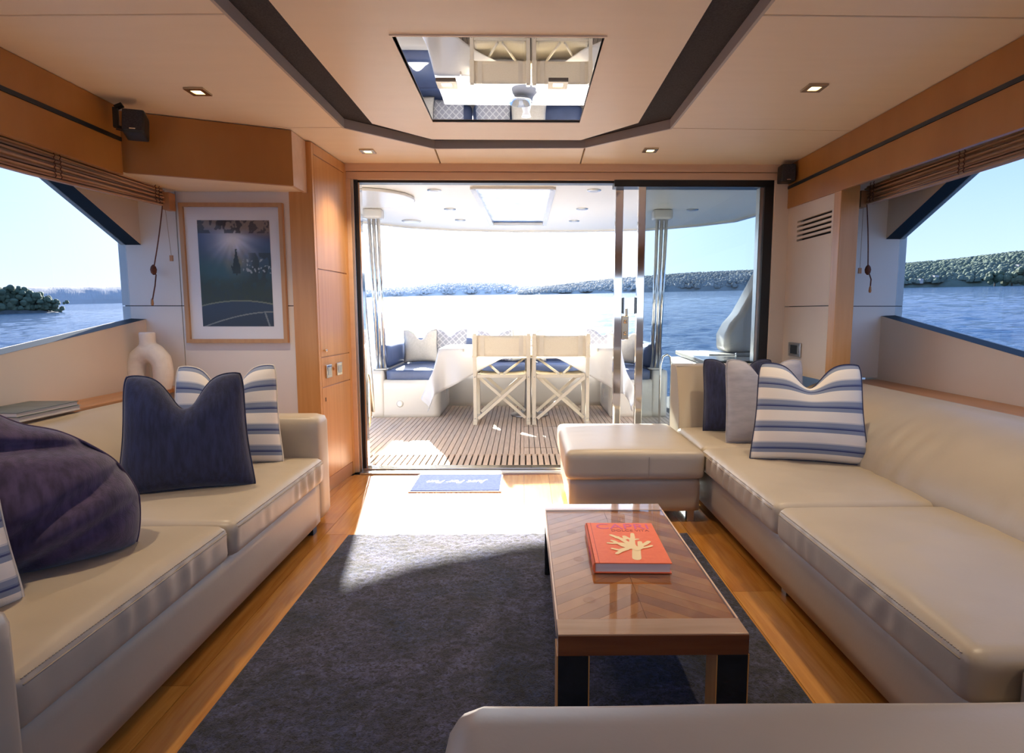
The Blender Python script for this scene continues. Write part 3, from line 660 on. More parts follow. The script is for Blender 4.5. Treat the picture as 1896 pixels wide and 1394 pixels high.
for pts, r0, r1 in (([(.54, .90), (.565, .78), (.585, .70), (.56, .64)], .013, .012), ([(.56, .66), (.55, .58), (.575, .47), (.60, .40), (.615, .31)], .011, .006),
                    ([(.58, .46), (.53, .44), (.478, .38)], .007, .006), ([(.575, .47), (.63, .455), (.67, .45)], .006, .004), ([(.475, .45), (.47, .38)], .006, .005),
                    ([(.56, .64), (.50, .56), (.415, .45), (.35, .40), (.278, .35)], .009, .006), ([(.50, .62), (.42, .57), (.33, .555), (.265, .56), (.20, .555)], .008, .005),
                    ([(.33, .555), (.30, .51), (.265, .49)], .007, .005), ([(.56, .68), (.48, .66), (.40, .62), (.345, .56)], .008, .005), ([(.50, .67), (.42, .69), (.33, .72), (.235, .69)], .008, .005),
                    ([(.44, .70), (.36, .74), (.285, .80)], .008, .006), ([(.345, .42), (.38, .40)], .005, .004),
                    ([(.59, .70), (.66, .66), (.665, .60), (.676, .53)], .010, .007), ([(.665, .62), (.74, .58), (.81, .52)], .008, .007), ([(.66, .67), (.74, .655), (.825, .62)], .006, .005)):
    P2 = [Vector(UV(*p)) + Vector((0, 0, BR * 0.00008)) for p in pts]; n_ = len(P2); BR += 1; r0 *= 1.55; r1 *= 1.55
    for a in range(n_ - 1):
        ra = r0 + (r1 - r0) * a / (n_ - 1); rb = r0 + (r1 - r0) * (a + 1) / (n_ - 1)
        d = (P2[a + 1] - P2[a]).normalized(); nn = Vector((-d.y, d.x, 0)); ra *= 0.72; rb *= 0.72
        zf = Vector((0, 0, 0.00001 * a))
        cor.add([P2[a] + nn * ra + zf, P2[a] - nn * ra + zf, P2[a + 1] - nn * rb + zf, P2[a + 1] + nn * rb + zf], [(0, 1, 2, 3)])
    for a in range(n_):
        ra = (r0 + (r1 - r0) * a / (n_ - 1)) * 0.72; zf = Vector((0, 0, 0.00004 + 0.00001 * a))
        cor.add([P2[a] + zf + Vector((math.cos(t * PI / 6), math.sin(t * PI / 6), 0)) * ra for t in range(12)], [tuple(range(12))])
cor.build('coral_design', coralm, bk, fix=False)

# ================================================================== SOFAS
def wrinkle_fn(face_axis, side, seed, amp=0.009, freq=34, crown=0.012, x0=0, sag=0):
    """crowned seat with pulled vertical wrinkles on the front side"""
    def fn(p, q):
        c = (1 - abs(q.x) ** 4) * (1 - abs(q.y) ** 4)
        p = p.copy()
        if q.z > 0: p.z += crown * c * q.z
        p.z += 0.003 * fnoise(p, 5, seed) * c
        if q.z > 0.5: p.z += 0.010 * max(0, math.sin(p.x * 22 + 3 * fnoise(p, 4, seed + 9)) * fnoise((p.x * 0.7, p.y * 3.2, 0), 3, seed + 5)) * c
        fq = q.x * side
        if fq > 0.8:
            w = math.sin(p.y * freq * 2 + 2.5 * fnoise(p, 8, seed)) * max(0, fnoise((p.y, 0, 0), 3.5, seed + 3) + 0.25)
            p.x += side * amp * w * (1 - abs(q.z)) * 1.4
        return p
    return fn
def back_profile(s, x_seat, x_top, z_seat, z_top, x_wall):
    """closed (x,z) outline of a bulging leather backrest; s = direction from seat to wall"""
    pts = []
    n = 14
    for i in range(n + 1):
        t = i / n; x = x_seat + (x_top - x_seat) * (t ** 1.6); z = z_seat + (z_top - z_seat) * (1 - (1 - t) ** 1.35)
        x -= s * 0.018 * math.sin(PI * t)
        pts.append((x, z))
    xt, zt = pts[-1]
    for i in range(1, 6):
        a = i / 5 * PI / 2; pts.append((xt + s * 0.02 * math.sin(a), zt + 0.006 - 0.006 * (1 - math.cos(a)) ))
    pts += [(x_wall, z_top - 0.02), (x_wall, z_seat - 0.1), (x_seat + s * 0.02, z_seat - 0.1)]
    return pts
def extrude_profile(pts, y0, y1, ny, fn=None):
    mb = MB(); n = len(pts)
    for j in range(ny + 1):
        y = y0 + (y1 - y0) * j / ny
        for i, (x, z) in enumerate(pts):
            p = (x, y, z)
            if fn: p = fn(Vector(p), i / n)
            mb.v.append(tuple(p))
    for j in range(ny):
        for i in range(n):
            k = (i + 1) % n; mb.f.append((j * n + i, j * n + k, (j + 1) * n + k, (j + 1) * n + i))
    mb.f.append(tuple(range(n))); mb.f.append(tuple(ny * n + i for i in range(n))[::-1])
    return mb
def shade(o, ang=40):
    me = o.data; me.polygons.foreach_set('use_smooth', [True] * len(me.polygons))
    b = bmesh.new(); b.from_mesh(me)
    for e in b.edges:
        if len(e.link_faces) == 2 and e.calc_face_angle(0) > math.radians(ang): e.smooth = False
    b.to_mesh(me); b.free(); return o
def seam(parent, pts, name='seam', r=0.002, m=None):
    MB().tube(pts, r, 5).build(name, m or stitch, parent, smooth=True)
def stitches(parent, a, b, n, r=0.0011):
    mb = MB(); a = Vector(a); b = Vector(b)
    for i in range(n):
        t = (i + 0.5) / n; c = a.lerp(b, t); d = (b - a) / n * 0.3
        mb.bar(c - d, c + d, r * 2, r * 2)
    mb.build('stitching', stitch, parent, kind='stuff')

# ---- left sofa
sf = empty('sofa', (-1.5, 2.0, 0), 'cream leather sofa along the left wall with two seat cushions', 'sofa')
O = (-1.5, 2.0, 0)
def SL(mb, name, m=leather, par=None, **k):
    mb.v = [(a - O[0], b - O[1], c - O[2]) for a, b, c in mb.v]
    return mb.build(name, m, par or sf, **k)
SL(rbox(-1.95, -1.02, 1.06, 2.89, 0.05, 0.272, 0.012, (14, 24, 4)), 'base', smooth=True)
def seatfix(o): return o
for (ya, yb, sd, xf) in ((1.952, 2.872, 3, -0.985), (1.082, 1.946, 8, -0.995)):
    c = SL(rbox(-1.80, xf, ya, yb, 0.262, 0.388, 0.034, (28, 84, 9), wrinkle_fn('x', 1, sd, crown=0.014)), 'seat_cushion', smooth=True)
    seam(c, [Vector((xf - 0.0005 - O[0], ya + 0.03 + (yb - ya - 0.06) * t / 12 - O[1], 0.364)) for t in range(13)])
    stitches(c, (xf - 0.0065 - O[0], ya + 0.03 - O[1], 0.3755), (xf - 0.0065 - O[0], yb - 0.03 - O[1], 0.3755), 90)
pts = back_profile(-1, -1.72, -2.035, 0.36, 0.655, -1.945)
pts = back_profile(-1, -1.70, -1.975, 0.36, 0.655, -2.0)
SL(extrude_profile(pts, 1.06, 3.03, 40, lambda p, t: p + Vector((0.006 * fnoise(p, 2.2, 4), 0, 0))), 'backrest', smooth=True)
def armfn(p, q):
    p = p.copy(); return p
SL(rbox(-2.08, -1.015, 2.882, 3.045, 0.05, 0.585, 0.040, (20, 8, 14)), 'armrest', smooth=True)
SL(rbox(-2.08, -0.945, 0.86, 1.062, 0.05, 0.565, 0.035, (20, 8, 14)), 'armrest', smooth=True)
for (x_, y_) in ((-1.07, 2.86), (-1.07, 1.1), (-1.85, 2.86), (-1.85, 1.1)):
    SL(MB().box(x_ - 0.025, x_ + 0.025, y_ - 0.025, y_ + 0.025, 0.0, 0.055), 'leg', blackm)

# ---- right sofa
sr = empty('sofa', (1.5, 2.2, 0), 'cream leather corner sofa along the right wall below the window', 'sofa')
def SR(mb, name, m=leather, par=None, **k):
    mb.v = [(a - 1.5, b - 2.2, c) for a, b, c in mb.v]
    return mb.build(name, m, par or sr, **k)
SR(rbox(0.985, 1.75, 0.72, 3.72, 0.045, 0.262, 0.012, (12, 34, 4)), 'base', smooth=True)
for (ya, yb, sd, xf) in ((3.10, 3.66, 2, 0.955), (2.145, 3.094, 5, 0.945), (1.165, 2.139, 11, 0.945), (0.70, 1.159, 15, 1.035)):
    c = SR(rbox(xf, 1.66, ya, yb, 0.25, 0.378, 0.036, (28, 84, 9), wrinkle_fn('x', -1, sd, crown=0.013, amp=0.010)), 'seat_cushion', smooth=True)
    if ya < 3:
        seam(c, [Vector((xf + 0.0005 - 1.5, ya + 0.03 + (yb - ya - 0.06) * t / 12 - 2.2, 0.352)) for t in range(13)])
        stitches(c, (xf + 0.0065 - 1.5, ya + 0.03 - 2.2, 0.3635), (xf + 0.0065 - 1.5, yb - 0.03 - 2.2, 0.3635), 90)
pts = back_profile(1, 1.555, 1.93, 0.35, 0.69, 1.975)
def backw(p, t):
    if t < 0.45:
        k = math.sin(PI * t / 0.45); q = max(0, fnoise((p.y, 0, 0), 2.2, 7) + 0.3)
        p.x += 0.006 * fnoise(p, 2.5, 6) + 0.011 * math.sin(p.y * 55 + p.z * 14 + 3 * fnoise(p, 5, 2)) * q * k
    return p
SR(extrude_profile(pts, 0.72, 3.64, 150, backw), 'backrest', smooth=True)
# aft end back, turned across the boat
ep = []
for i in range(13):
    t = i / 12; ep.append((3.655 + 0.10 * t ** 2, 0.36 + 0.395 * t))
ep += [(3.79, 0.765), (3.87, 0.765), (3.885, 0.75), (3.885, 0.30), (3.66, 0.30)]
eb = MB(); n_ = len(ep); xs = [0.975, 0.98, 1.1, 1.3, 1.5, 1.7, 1.756]
for xx in xs:
    for (yy, zz) in ep: eb.v.append((xx, yy, zz))
for a in range(len(xs) - 1):
    for i in range(n_):
        k = (i + 1) % n_; eb.f.append((a * n_ + i, a * n_ + k, (a + 1) * n_ + k, (a + 1) * n_ + i))
eb.f.append(tuple(range(n_))); eb.f.append(tuple((len(xs) - 1) * n_ + i for i in range(n_))[::-1])
o = SR(eb, 'end_backrest'); shade(o, 35)
bv = o.modifiers.new('bevel', 'BEVEL'); bv.width = 0.012; bv.segments = 3; bv.limit_method = 'ANGLE'; bv.angle_limit = 0.7
for (x_, y_) in ((1.04, 3.6), (1.04, 2.2), (1.04, 0.8)): SR(MB().box(x_ - 0.02, x_ + 0.02, y_ - 0.02, y_ + 0.02, 0.0, 0.05), 'leg', steelb)
# ---- ottoman
ot = empty('ottoman', (0.57, 3.35, 0), 'square cream leather ottoman standing before the door beside the right sofa', 'ottoman')
def SO(mb, name, m=leather, **k):
    mb.v = [(a - 0.57, b - 3.35, c) for a, b, c in mb.v]; return mb.build(name, m, ot, **k)
SO(rbox(0.235, 0.925, 2.99, 3.74, 0.055, 0.236, 0.02, (16, 16, 6)), 'base', smooth=True)
def ottf(p, q):
    p = p.copy(); c = (1 - abs(q.x) ** 4) * (1 - abs(q.y) ** 4)
    if q.z > 0: p.z += 0.008 * c; p.z += 0.002 * math.sin(p.y * 60 + 2 * fnoise(p, 4)) * max(0, fnoise((p.x, p.y, 0), 6, 5)) * c
    return p
oc = SO(rbox(0.212, 0.94, 2.965, 3.75, 0.232, 0.388, 0.035, (30, 30, 10), ottf), 'cushion', smooth=True)
MB().tube([(0.645 - 0.57, 2.9635 - 3.35, 0.25), (0.645 - 0.57, 2.9635 - 3.35, 0.36)], 0.0012, 5).build('seam', stitch, oc)
for (x_, y_) in ((0.28, 3.03), (0.88, 3.03), (0.28, 3.7), (0.88, 3.7)): SO(MB().box(x_ - 0.018, x_ + 0.018, y_ - 0.018, y_ + 0.018, 0.0, 0.058), 'leg', steelb)
# ---- foreground sofa back
ff = empty('sofa', (0.9, 0.45, 0), 'cream leather sofa back crossing the bottom right foreground', 'sofa')
def foref(p, q):
    p = p.copy(); p.z += 0.003 * fnoise(p, 4, 3); return p
SFm = rbox(-0.092, 2.0, 0.22, 0.69, 0.30, 0.632, 0.045, (50, 14, 10), foref); SFm.v = [(a - 0.9, b - 0.45, c) for a, b, c in SFm.v]
SFm.build('backrest', leather, ff, smooth=True)
SFm = rbox(-0.07, 2.0, 0.20, 0.64, 0.05, 0.31, 0.02, (20, 10, 4)); SFm.v = [(a - 0.9, b - 0.45, c) for a, b, c in SFm.v]
SFm.build('base', leather, ff, smooth=True)
for x_ in (0.0, 1.9): MB().box(x_ - 0.92, x_ - 0.88, -0.2, -0.16, 0.0, 0.052).build('leg', steelb, ff)

# ================================================================== PILLOWS
def pillow(name, w, h, t, m, loc, rot, label, chop=0.12, seed=1, piping=None, ear=0.10, taper=0.0, group=None, nu=34, fold=None, chopw=0.32, sag=0.0, dent_x=0.0, cat='cushion'):
    """scatter pillow: local X across, Z up, Y thickness; karate chop in the top edge; bottom rests at local z=0"""
    mb = MB(); n = nu; top = {}; vals = []
    def edge(u, v):
        # u,v in -1..1 -> outline point; corners pulled out, sides drawn in
        x = u * w / 2 * (1 - ear * (1 - v * v)); z = v * h / 2 * (1 - ear * (1 - u * u))
        if v > 0:
            d = (u - dent_x) / chopw
            z -= chop * math.exp(-d * d) * v ** 2.2
            z += chop * 0.12 * abs(u) * v
        x *= 1 - taper * (v + 1) / 2
        k = (abs(u) * abs(v)) ** 5 * (0.075 if v > 0 else 0.03)
        x *= 1 - k; z *= 1 - k
        return x, z
    def thick(u, v):
        a = max(0, 1 - abs(u) ** 2.6); b = max(0, 1 - abs(v) ** 2.6)
        k = (a * b) ** 0.55
        d = (u - dent_x) / (chopw * 0.9)
        k *= 1 - 0.45 * math.exp(-d * d) * max(0, v) ** 1.2 * min(1, chop * 9)
        k *= 1 + 0.14 * (-v)
        return k * t / 2
    idx = {}
    for side in (1, -1):
        for i in range(n + 1):
            for j in range(n + 1):
                u = -1 + 2 * i / n; v = -1 + 2 * j / n
                bd = i in (0, n) or j in (0, n)
                if bd and side < 0: idx[(side, i, j)] = idx[(1, i, j)]; continue
                x, z = edge(u, v); y = side * thick(u, v)
                cr = 1 - max(abs(u), abs(v)) ** 3
                y += side * 0.010 * fnoise((x, z, side), 7, seed) * cr
                y += side * 0.006 * math.sin(26 * (x + z * 0.4) + 4 * fnoise((x, z, 0), 6, seed)) * max(0, fnoise((x, z, 1), 5, seed + 4)) * cr
                idx[(side, i, j)] = len(mb.v); mb.v.append((x, -y, z + h / 2)); vals.append((v + 1) / 2)
    for side in (1, -1):
        for i in range(n):
            for j in range(n):
                f = (idx[(side, i, j)], idx[(side, i + 1, j)], idx[(side, i + 1, j + 1)], idx[(side, i, j + 1)])
                mb.f.append(f if side > 0 else f[::-1])
    if fold:
        mb.v = [tuple(fold(Vector(p))) for p in mb.v]
    t_ = empty(name, loc, label, cat, group); t_.rotation_euler = rot
    me = mb.mesh('cover', True, True)
    at = me.attributes.new('cloth_v', 'FLOAT', 'POINT'); at.data.foreach_set('value', vals)
    link_mesh('cover', me, m, t_)
    if piping:
        loop = [(i, 0) for i in range(n)] + [(n, j) for j in range(n)] + [(i, n) for i in range(n, 0, -1)] + [(0, j) for j in range(n, -1, -1)]
        MB().tube([mb.v[idx[(1, i, j)]] for i, j in loop], 0.0035, 6, caps=False).build('piping', piping, t_, smooth=True)
    return t_
R = math.radians
zs = 0.385
# local Y- faces camera at rot z = 0
pillow('pillow', 0.50, 0.47, 0.17, navyv, (-1.335, 2.30, zs + 0.003), (R(-10), 0, R(20)), 'dark navy velvet pillow with a deep dent on the left sofa, before a striped one', chop=0.13, seed=3, piping=navyv, ear=0.07, taper=0.14)
pillow('pillow', 0.50, 0.47, 0.14, stripem, (-1.375, 2.69, zs + 0.003), (R(-13), 0, R(14)), 'cream and blue striped pillow behind the dark navy pillow near the left armrest', chop=0.15, seed=7, piping=creamp, ear=0.06, taper=0.12)
def foldp(p):
    # squashed, slumped pillow: rounded sides, one flap folded over near the top and two deep creases
    z = p.z; x = p.x; h = z / 0.46
    r_ = 1 - 0.16 * max(0, h - 0.55) ** 1.2 * 2 * (1 if x > 0 else 0.2); x = x * r_
    z -= (0.20 * max(0, x + 0.10) ** 1.25 / 0.25) * max(0, h) ** 1.3
    y = p.y
    if y < 0:
        y *= 1.15 - 0.25 * h
        y += 0.045 * math.exp(-((z + 0.10 * x - 0.335) / 0.022) ** 2)
        y += 0.030 * math.exp(-((z - 0.55 * x - 0.12) / 0.028) ** 2) * (1 if x > -0.05 else max(0, 1 + (x + 0.05) * 8))
        y += 0.026 * math.exp(-((z - 0.45 * x - 0.03) / 0.022) ** 2) * (1 if x > 0.0 else max(0, 1 + x * 8))
    return Vector((x, y, z))
pillow('pillow', 0.50, 0.47, 0.34, purplev, (-1.375, 1.60, zs + 0.003), (R(-10), R(0), R(40)), 'slumped dark purple pillow with deep creases at the near end of the left sofa', chop=0.03, seed=12, piping=purplev, ear=-0.05, fold=foldp, nu=60)
pillow('pillow', 0.46, 0.38, 0.15, stripem, (-1.325, 1.20, zs + 0.003), (R(-14), R(0), R(66)), 'striped pillow cut off by the left edge of the picture', chop=0.08, seed=15, piping=creamp, ear=0.05)
pillow('pillow', 0.54, 0.48, 0.17, stripem, (1.355, 2.735, zs - 0.002), (R(-12), 0, R(-16)), 'cream and blue striped pillow with a deep dent in front on the right sofa', chop=0.11, seed=21, piping=navyv, ear=0.06, taper=0.14)
pillow('pillow', 0.43, 0.46, 0.14, greyv, (1.32, 3.16, zs - 0.002), (R(-8), R(0), R(-2)), 'plain silver-grey velvet pillow between the navy and striped ones on the right sofa', chop=0.10, seed=24, piping=greyv, ear=0.05)
pillow('pillow', 0.42, 0.44, 0.13, navyv, (1.28, 3.46, zs - 0.002), (R(-8), R(0), R(-4)), 'navy velvet pillow at the far end of the right sofa behind the grey one', chop=0.10, seed=28, piping=navyv, ear=0.06)

# ================================================================== PICTURE
pc = empty('framed_picture', (-1.665, 3.478, 1.32), 'tall wooden framed photograph of sunlight through water on the left wall panel', 'picture')
pw_, ph_ = 0.292, 0.397; fwid = 0.022
fm = MB()
fm.box(-pw_, pw_, -0.028, 0, ph_ - fwid, ph_).box(-pw_, pw_, -0.028, 0, -ph_, -ph_ + fwid).box(-pw_, -pw_ + fwid, -0.028, 0, -ph_ + fwid, ph_ - fwid).box(pw_ - fwid, pw_, -0.028, 0, -ph_ + fwid, ph_ - fwid)
fm.build('frame', framem, pc)
MB().box(-pw_ + fwid, pw_ - fwid, -0.010, -0.002, -ph_ + fwid, ph_ - fwid).build('mount', matte_w, pc)
MB().box(-pw_ + fwid, pw_ - fwid, -0.018, -0.0165, -ph_ + fwid, ph_ - fwid).build('glass', pane_pic, pc)
def smooth(a, b, x):
    t = max(0, min(1, (x - a) / (b - a))); return t * t * (3 - 2 * t)
def mixc(a, b, t): return tuple(a[i] + (b[i] - a[i]) * t for i in range(3))
def paint(u, v):
    """u right 0..1, v down 0..1; flat print colours (linear)"""
    n1 = fnoise((u * 4, v * 4, 0), 1, 2); n2 = fnoise((u * 14, v * 14, 0), 1, 5); n3 = fnoise((u * 34, v * 34, 0), 1, 9)
    c = mixc((0.035, 0.085, 0.24), (0.010, 0.060, 0.085), smooth(0.1, 0.5, v))
    c = mixc(c, (0.008, 0.030, 0.022), smooth(0.45, 0.68, v + n1 * 0.1))
    c = mixc(c, (0.020, 0.16, 0.16), 0.6 * math.exp(-((u - 0.25) / 0.35) ** 2 - ((v - 0.45) / 0.12) ** 2))
    ang = math.atan2(v - 0.14, u - 0.48); rr = math.hypot((u - 0.48) * 0.6, v - 0.19)
    ray = 0.75 + 0.5 * fnoise((ang * 5, 0, 0), 1, 3)
    c = mixc(c, (0.62, 0.70, 0.95), min(1, 1.2 * math.exp(-(rr / 0.17) ** 2) * ray))
    c = mixc(c, (1.0, 0.98, 1.0), min(1, math.exp(-(rr / 0.09) ** 2)))
    c = mixc(c, (0.30, 0.27, 0.12), 0.7 * math.exp(-((u - 0.52) / 0.16) ** 2 - ((v - 0.36) / 0.12) ** 2) * (0.7 + n2))
    if v < 0.16 + 0.05 * u: c = mixc(c, (0.36, 0.27, 0.20), smooth(0.14, 0.02, v - 0.06 * u) * 0.9)
    if v < 0.12 and n2 + n3 * 0.6 > 0.1: c = mixc(c, (0.02, 0.025, 0.04), 0.8)
    if u > 0.62 and 0.3 < v < 0.62 and n2 > 0.0: c = mixc(c, (0.006, 0.022, 0.018), 0.75 * smooth(0.62, 0.8, u))
    if u > 0.6 and 0.36 < v < 0.5 and n3 > 0.34: c = (0.45, 0.50, 0.52)
    # tree shapes
    if 0.5 < v < 0.80 and n2 * 0.6 + n3 * 0.4 > -0.05: c = mixc(c, (0.018, 0.038, 0.012), 0.65 * smooth(0.5, 0.62, v))
    # drifting silhouette
    du = abs(u - 0.515); wv = 0.012 + 0.045 * smooth(0.28, 0.47, v) * (1 if v < 0.5 else 0)
    if 0.27 < v < 0.515 and du < wv * (1 + 0.3 * n3): c = (0.004, 0.022, 0.018)
    if 0.42 < v < 0.50 and abs(u - 0.445 - (v - 0.42) * 0.35) < 0.008: c = (0.006, 0.03, 0.03)
    # pool below with pale curved lines
    a1 = 0.755 + 0.16 * (u - 0.55) ** 2
    if v > a1: c = mixc((0.012, 0.040, 0.090), (0.010, 0.028, 0.060), smooth(a1, 1, v))
    if abs(v - a1) < 0.006: c = (0.22, 0.24, 0.16)
    a2 = 0.862 + 0.16 * max(0, 0.95 - u) ** 1.7
    if abs(v - a2) < 0.0055: c = (0.27, 0.29, 0.28)
    if v > a2 and abs(u - 0.885 - (v - 0.87) * 0.45) < 0.011: c = (0.24, 0.28, 0.30)
    return tuple(max(0.002, x * 0.72) for x in c)
NU, NV = 110, 170
iw, ih = 0.205, 0.302
pv = []; pf = []; cols = []
for j in range(NV + 1):
    for i in range(NU + 1):
        u, v = i / NU, j / NV; pv.append((-iw + u * 2 * iw, -0.0115, ih - v * 2 * ih)); cols.append((*paint(u, v), 1))
for j in range(NV):
    for i in range(NU):
        a = j * (NU + 1) + i; pf.append((a, a + 1, a + NU + 2, a + NU + 1)[::-1])
me = bpy.data.meshes.new('print'); me.from_pydata(pv, [], pf); ca = me.color_attributes.new('print_colour', 'FLOAT_COLOR', 'POINT')
ca.data.foreach_set('color', [c for q in cols for c in q])
pm_ = bpy.data.materials.new('photo_print'); pm_.use_nodes = True; vb = pm_.node_tree.nodes['Principled BSDF']; vb.inputs['Roughness'].default_value = 0.6
va = N(pm_.node_tree, 'ShaderNodeVertexColor', layer_name='print_colour'); pm_.node_tree.links.new(va.outputs[0], vb.inputs['Base Color'])
link_mesh('print', me, pm_, pc, loc=(0.005, 0, 0.0))

# ================================================================== VASE
va_ = MB()
def chain(pts, rs):
    P3 = [Vector(p) for p in pts]
    for a in range(len(P3) - 1):
        for k in range(6):
            t = k / 6; p = P3[a].lerp(P3[a + 1], t); r = rs[a] + (rs[a + 1] - rs[a]) * t
            va_.lathe([(r * math.sin(PI * q / 8) if 0 < q < 8 else 0.0005, -r * math.cos(PI * q / 8)) for q in range(9)], 12, p)
va_.tube([(-0.078, 0, 0.0), (-0.080, 0, 0.05), (-0.076, 0, 0.11)], [0.043, 0.046, 0.050], 24)
va_.tube([(0.065, 0, 0.0), (0.074, 0, 0.05), (0.076, 0, 0.11)], [0.045, 0.050, 0.052], 24)
chain([(-0.076, 0, 0.11), (-0.058, 0, 0.165), (-0.015, 0, 0.195), (0.035, 0, 0.190), (0.068, 0, 0.155), (0.076, 0, 0.11)], [0.048, 0.050, 0.052, 0.054, 0.053, 0.052])
va_.tube([(0.0, 0, 0.20), (0.0, 0, 0.26), (0.0, 0, 0.303)], [0.044, 0.040, 0.041], 24)
vs = va_.build('vase', ceramic, None, fix=False)
rm = vs.modifiers.new('remesh', 'REMESH'); rm.mode = 'VOXEL'; rm.voxel_size = 0.0045; rm.use_smooth_shade = True
sm = vs.modifiers.new('smooth', 'SMOOTH'); sm.factor = 0.8; sm.iterations = 9
vs.location = (-2.105, 3.33, 0.671)
vs.scale = (1.0, 1.0, 1.05)
tag(vs, 'matte white ceramic vase with two thick legs on the ledge beside the picture', 'vase')

# ================================================================== BOOKS on left ledge
bcov = mat('green_blue_cover', (0.045, 0.085, 0.085), (0.10, 0.15, 0.15), scale=12, rough=0.3); bcov2 = mat('grey_cover', (0.35, 0.33, 0.31), rough=0.4)
for (zb, th_b, m, lab, dx) in ((0.671, 0.020, bcov2, 'pale grey book lying lowest in the pair on the left ledge', 0.0), (0.6925, 0.018, bcov, 'book with a dark green cover lying on a pale one on the left ledge', -0.012)):
    b = empty('book', (-2.075 + dx * 0, 2.46 + dx, zb), lab, 'book', rz=0.0)
    MB().box(-0.105, 0.105, -0.16, 0.16, 0.0, 0.002).build('cover', m, b)
    MB().box(-0.105, 0.105, -0.16, 0.16, th_b - 0.002, th_b).build('cover', m, b)
    MB().box(-0.102, 0.101, -0.157, 0.157, 0.002, th_b - 0.002).build('pages', paper, b)

# ================================================================== SPEAKERS
def speaker(loc, rz, rx, label, brk):
    s_ = empty('speaker', loc, label, 'speaker', 'black cube speakers'); s_.rotation_euler = (rx, 0, rz)
    rbox(-0.045, 0.045, -0.048, 0.048, -0.055, 0.055, 0.008, (8, 8, 8)).build('cabinet', blackm, s_, smooth=True)
    MB().box(-0.040, 0.040, -0.051, -0.046, -0.050, 0.050).build('grille', darkf, s_, bevel=0.003)
    MB().box(-0.012, 0.012, -0.0525, -0.050, -0.046, -0.041).build('badge', chrome, s_)
    m = MB()
    for a, b_ in zip(brk[:-1], brk[1:]): m.bar(a, b_, 0.022, 0.014)
    m.build('bracket', blackm, s_)
    return s_
speaker((-1.792, 2.86, 1.958), R(18), R(-14), 'black cube speaker on a bracket in the left ceiling corner', [(0.0, 0.03, -0.02), (-0.075, -0.005, -0.02), (-0.08, -0.005, 0.075), (-0.05, -0.01, 0.090)])
speaker((1.695, 3.90, 1.985), R(-6), 0, 'black cube speaker in the ceiling corner right of the door', [(0.0, 0.03, 0.03), (0.05, 0.03, 0.03), (0.05, 0.03, 0.07)])

# ================================================================== BLINDS
def blind(s, x, ybk, label, zt, zb_far, zb_near):
    """gathered matchstick blind: thin horizontal slats hanging just inside the window head"""
    t = empty('woven_blind', (s * x, ybk, 0), label, 'blind', 'gathered woven wood blinds')
    L = ybk + 1.4; n = 15; ny = 16
    for i in range(n):
        f = i / (n - 1); off = s * (0.0 + 0.016 * math.sin(i * 2.1) + 0.012 * random.random()) + s * 0.012
        def gridpt(y):
            zbm = zb_far + (zb_near - zb_far) * (ybk - y) / 1.0 if (ybk - y) < 1.0 else zb_near
            return zt + (zbm - zt) * f
        m = MB(); vs_ = []
        wd = 0.0037
        for k in range(ny + 1):
            y = ybk - L * k / ny; z = gridpt(y) + 0.002 * math.sin(k * 1.7 + i)
            for (dx, dz) in ((-0.012, -wd), (0.012, -wd), (0.012, wd), (-0.012, wd)):
                vs_.append((off + dx + 0.002 * math.sin(k + i * 2), y - ybk, z + dz))
        fs_ = []
        for k in range(ny):
            for q in range(4): fs_.append((k * 4 + q, k * 4 + (q + 1) % 4, (k + 1) * 4 + (q + 1) % 4, (k + 1) * 4 + q))
        fs_ += [(3, 2, 1, 0), (ny * 4, ny * 4 + 1, ny * 4 + 2, ny * 4 + 3)]
        m.add(vs_, fs_); m.build('slat', bamboo, t)
    # backing mat
    zz = lambda y: (zb_far + (zb_near - zb_far) * min(1.0, ybk - y))
    m = MB(); ys = [ybk - L * k / ny for k in range(ny + 1)]
    m.grid(lambda u, v: (s * 0.03, ybk - L * u - ybk, zt + 0.01 + (zz(ybk - L * u) - 0.004 - zt) * v), ny, 1)
    m.build('backing', bamboo, t)
    # ladder tapes
    for yt in (ybk - 0.09, ybk - 0.78, ybk - 1.6, ybk - 2.4):
        for dy in (-0.016, 0.016):
            pts_ = []
            for k in range(13):
                f = k / 12; z = zt + 0.012 + (zz(yt) - 0.008 - zt) * f
                pts_.append((-s * 0.016 + s * 0.0 - s * 0.003 * (k % 2), yt + dy - ybk + 0.004 * ((k % 2) - 0.5), z))
            MB().tube(pts_, 0.0022, 5).build('ladder_cord', cordm, t)
    return t
bl1 = blind(-1, 2.00, 3.40, 'gathered brown woven wood blind above the left window', 1.778, 1.690, 1.655)
bl2 = blind(1, 1.99, 3.50, 'gathered brown woven wood blind above the right window', 1.822, 1.722, 1.718)
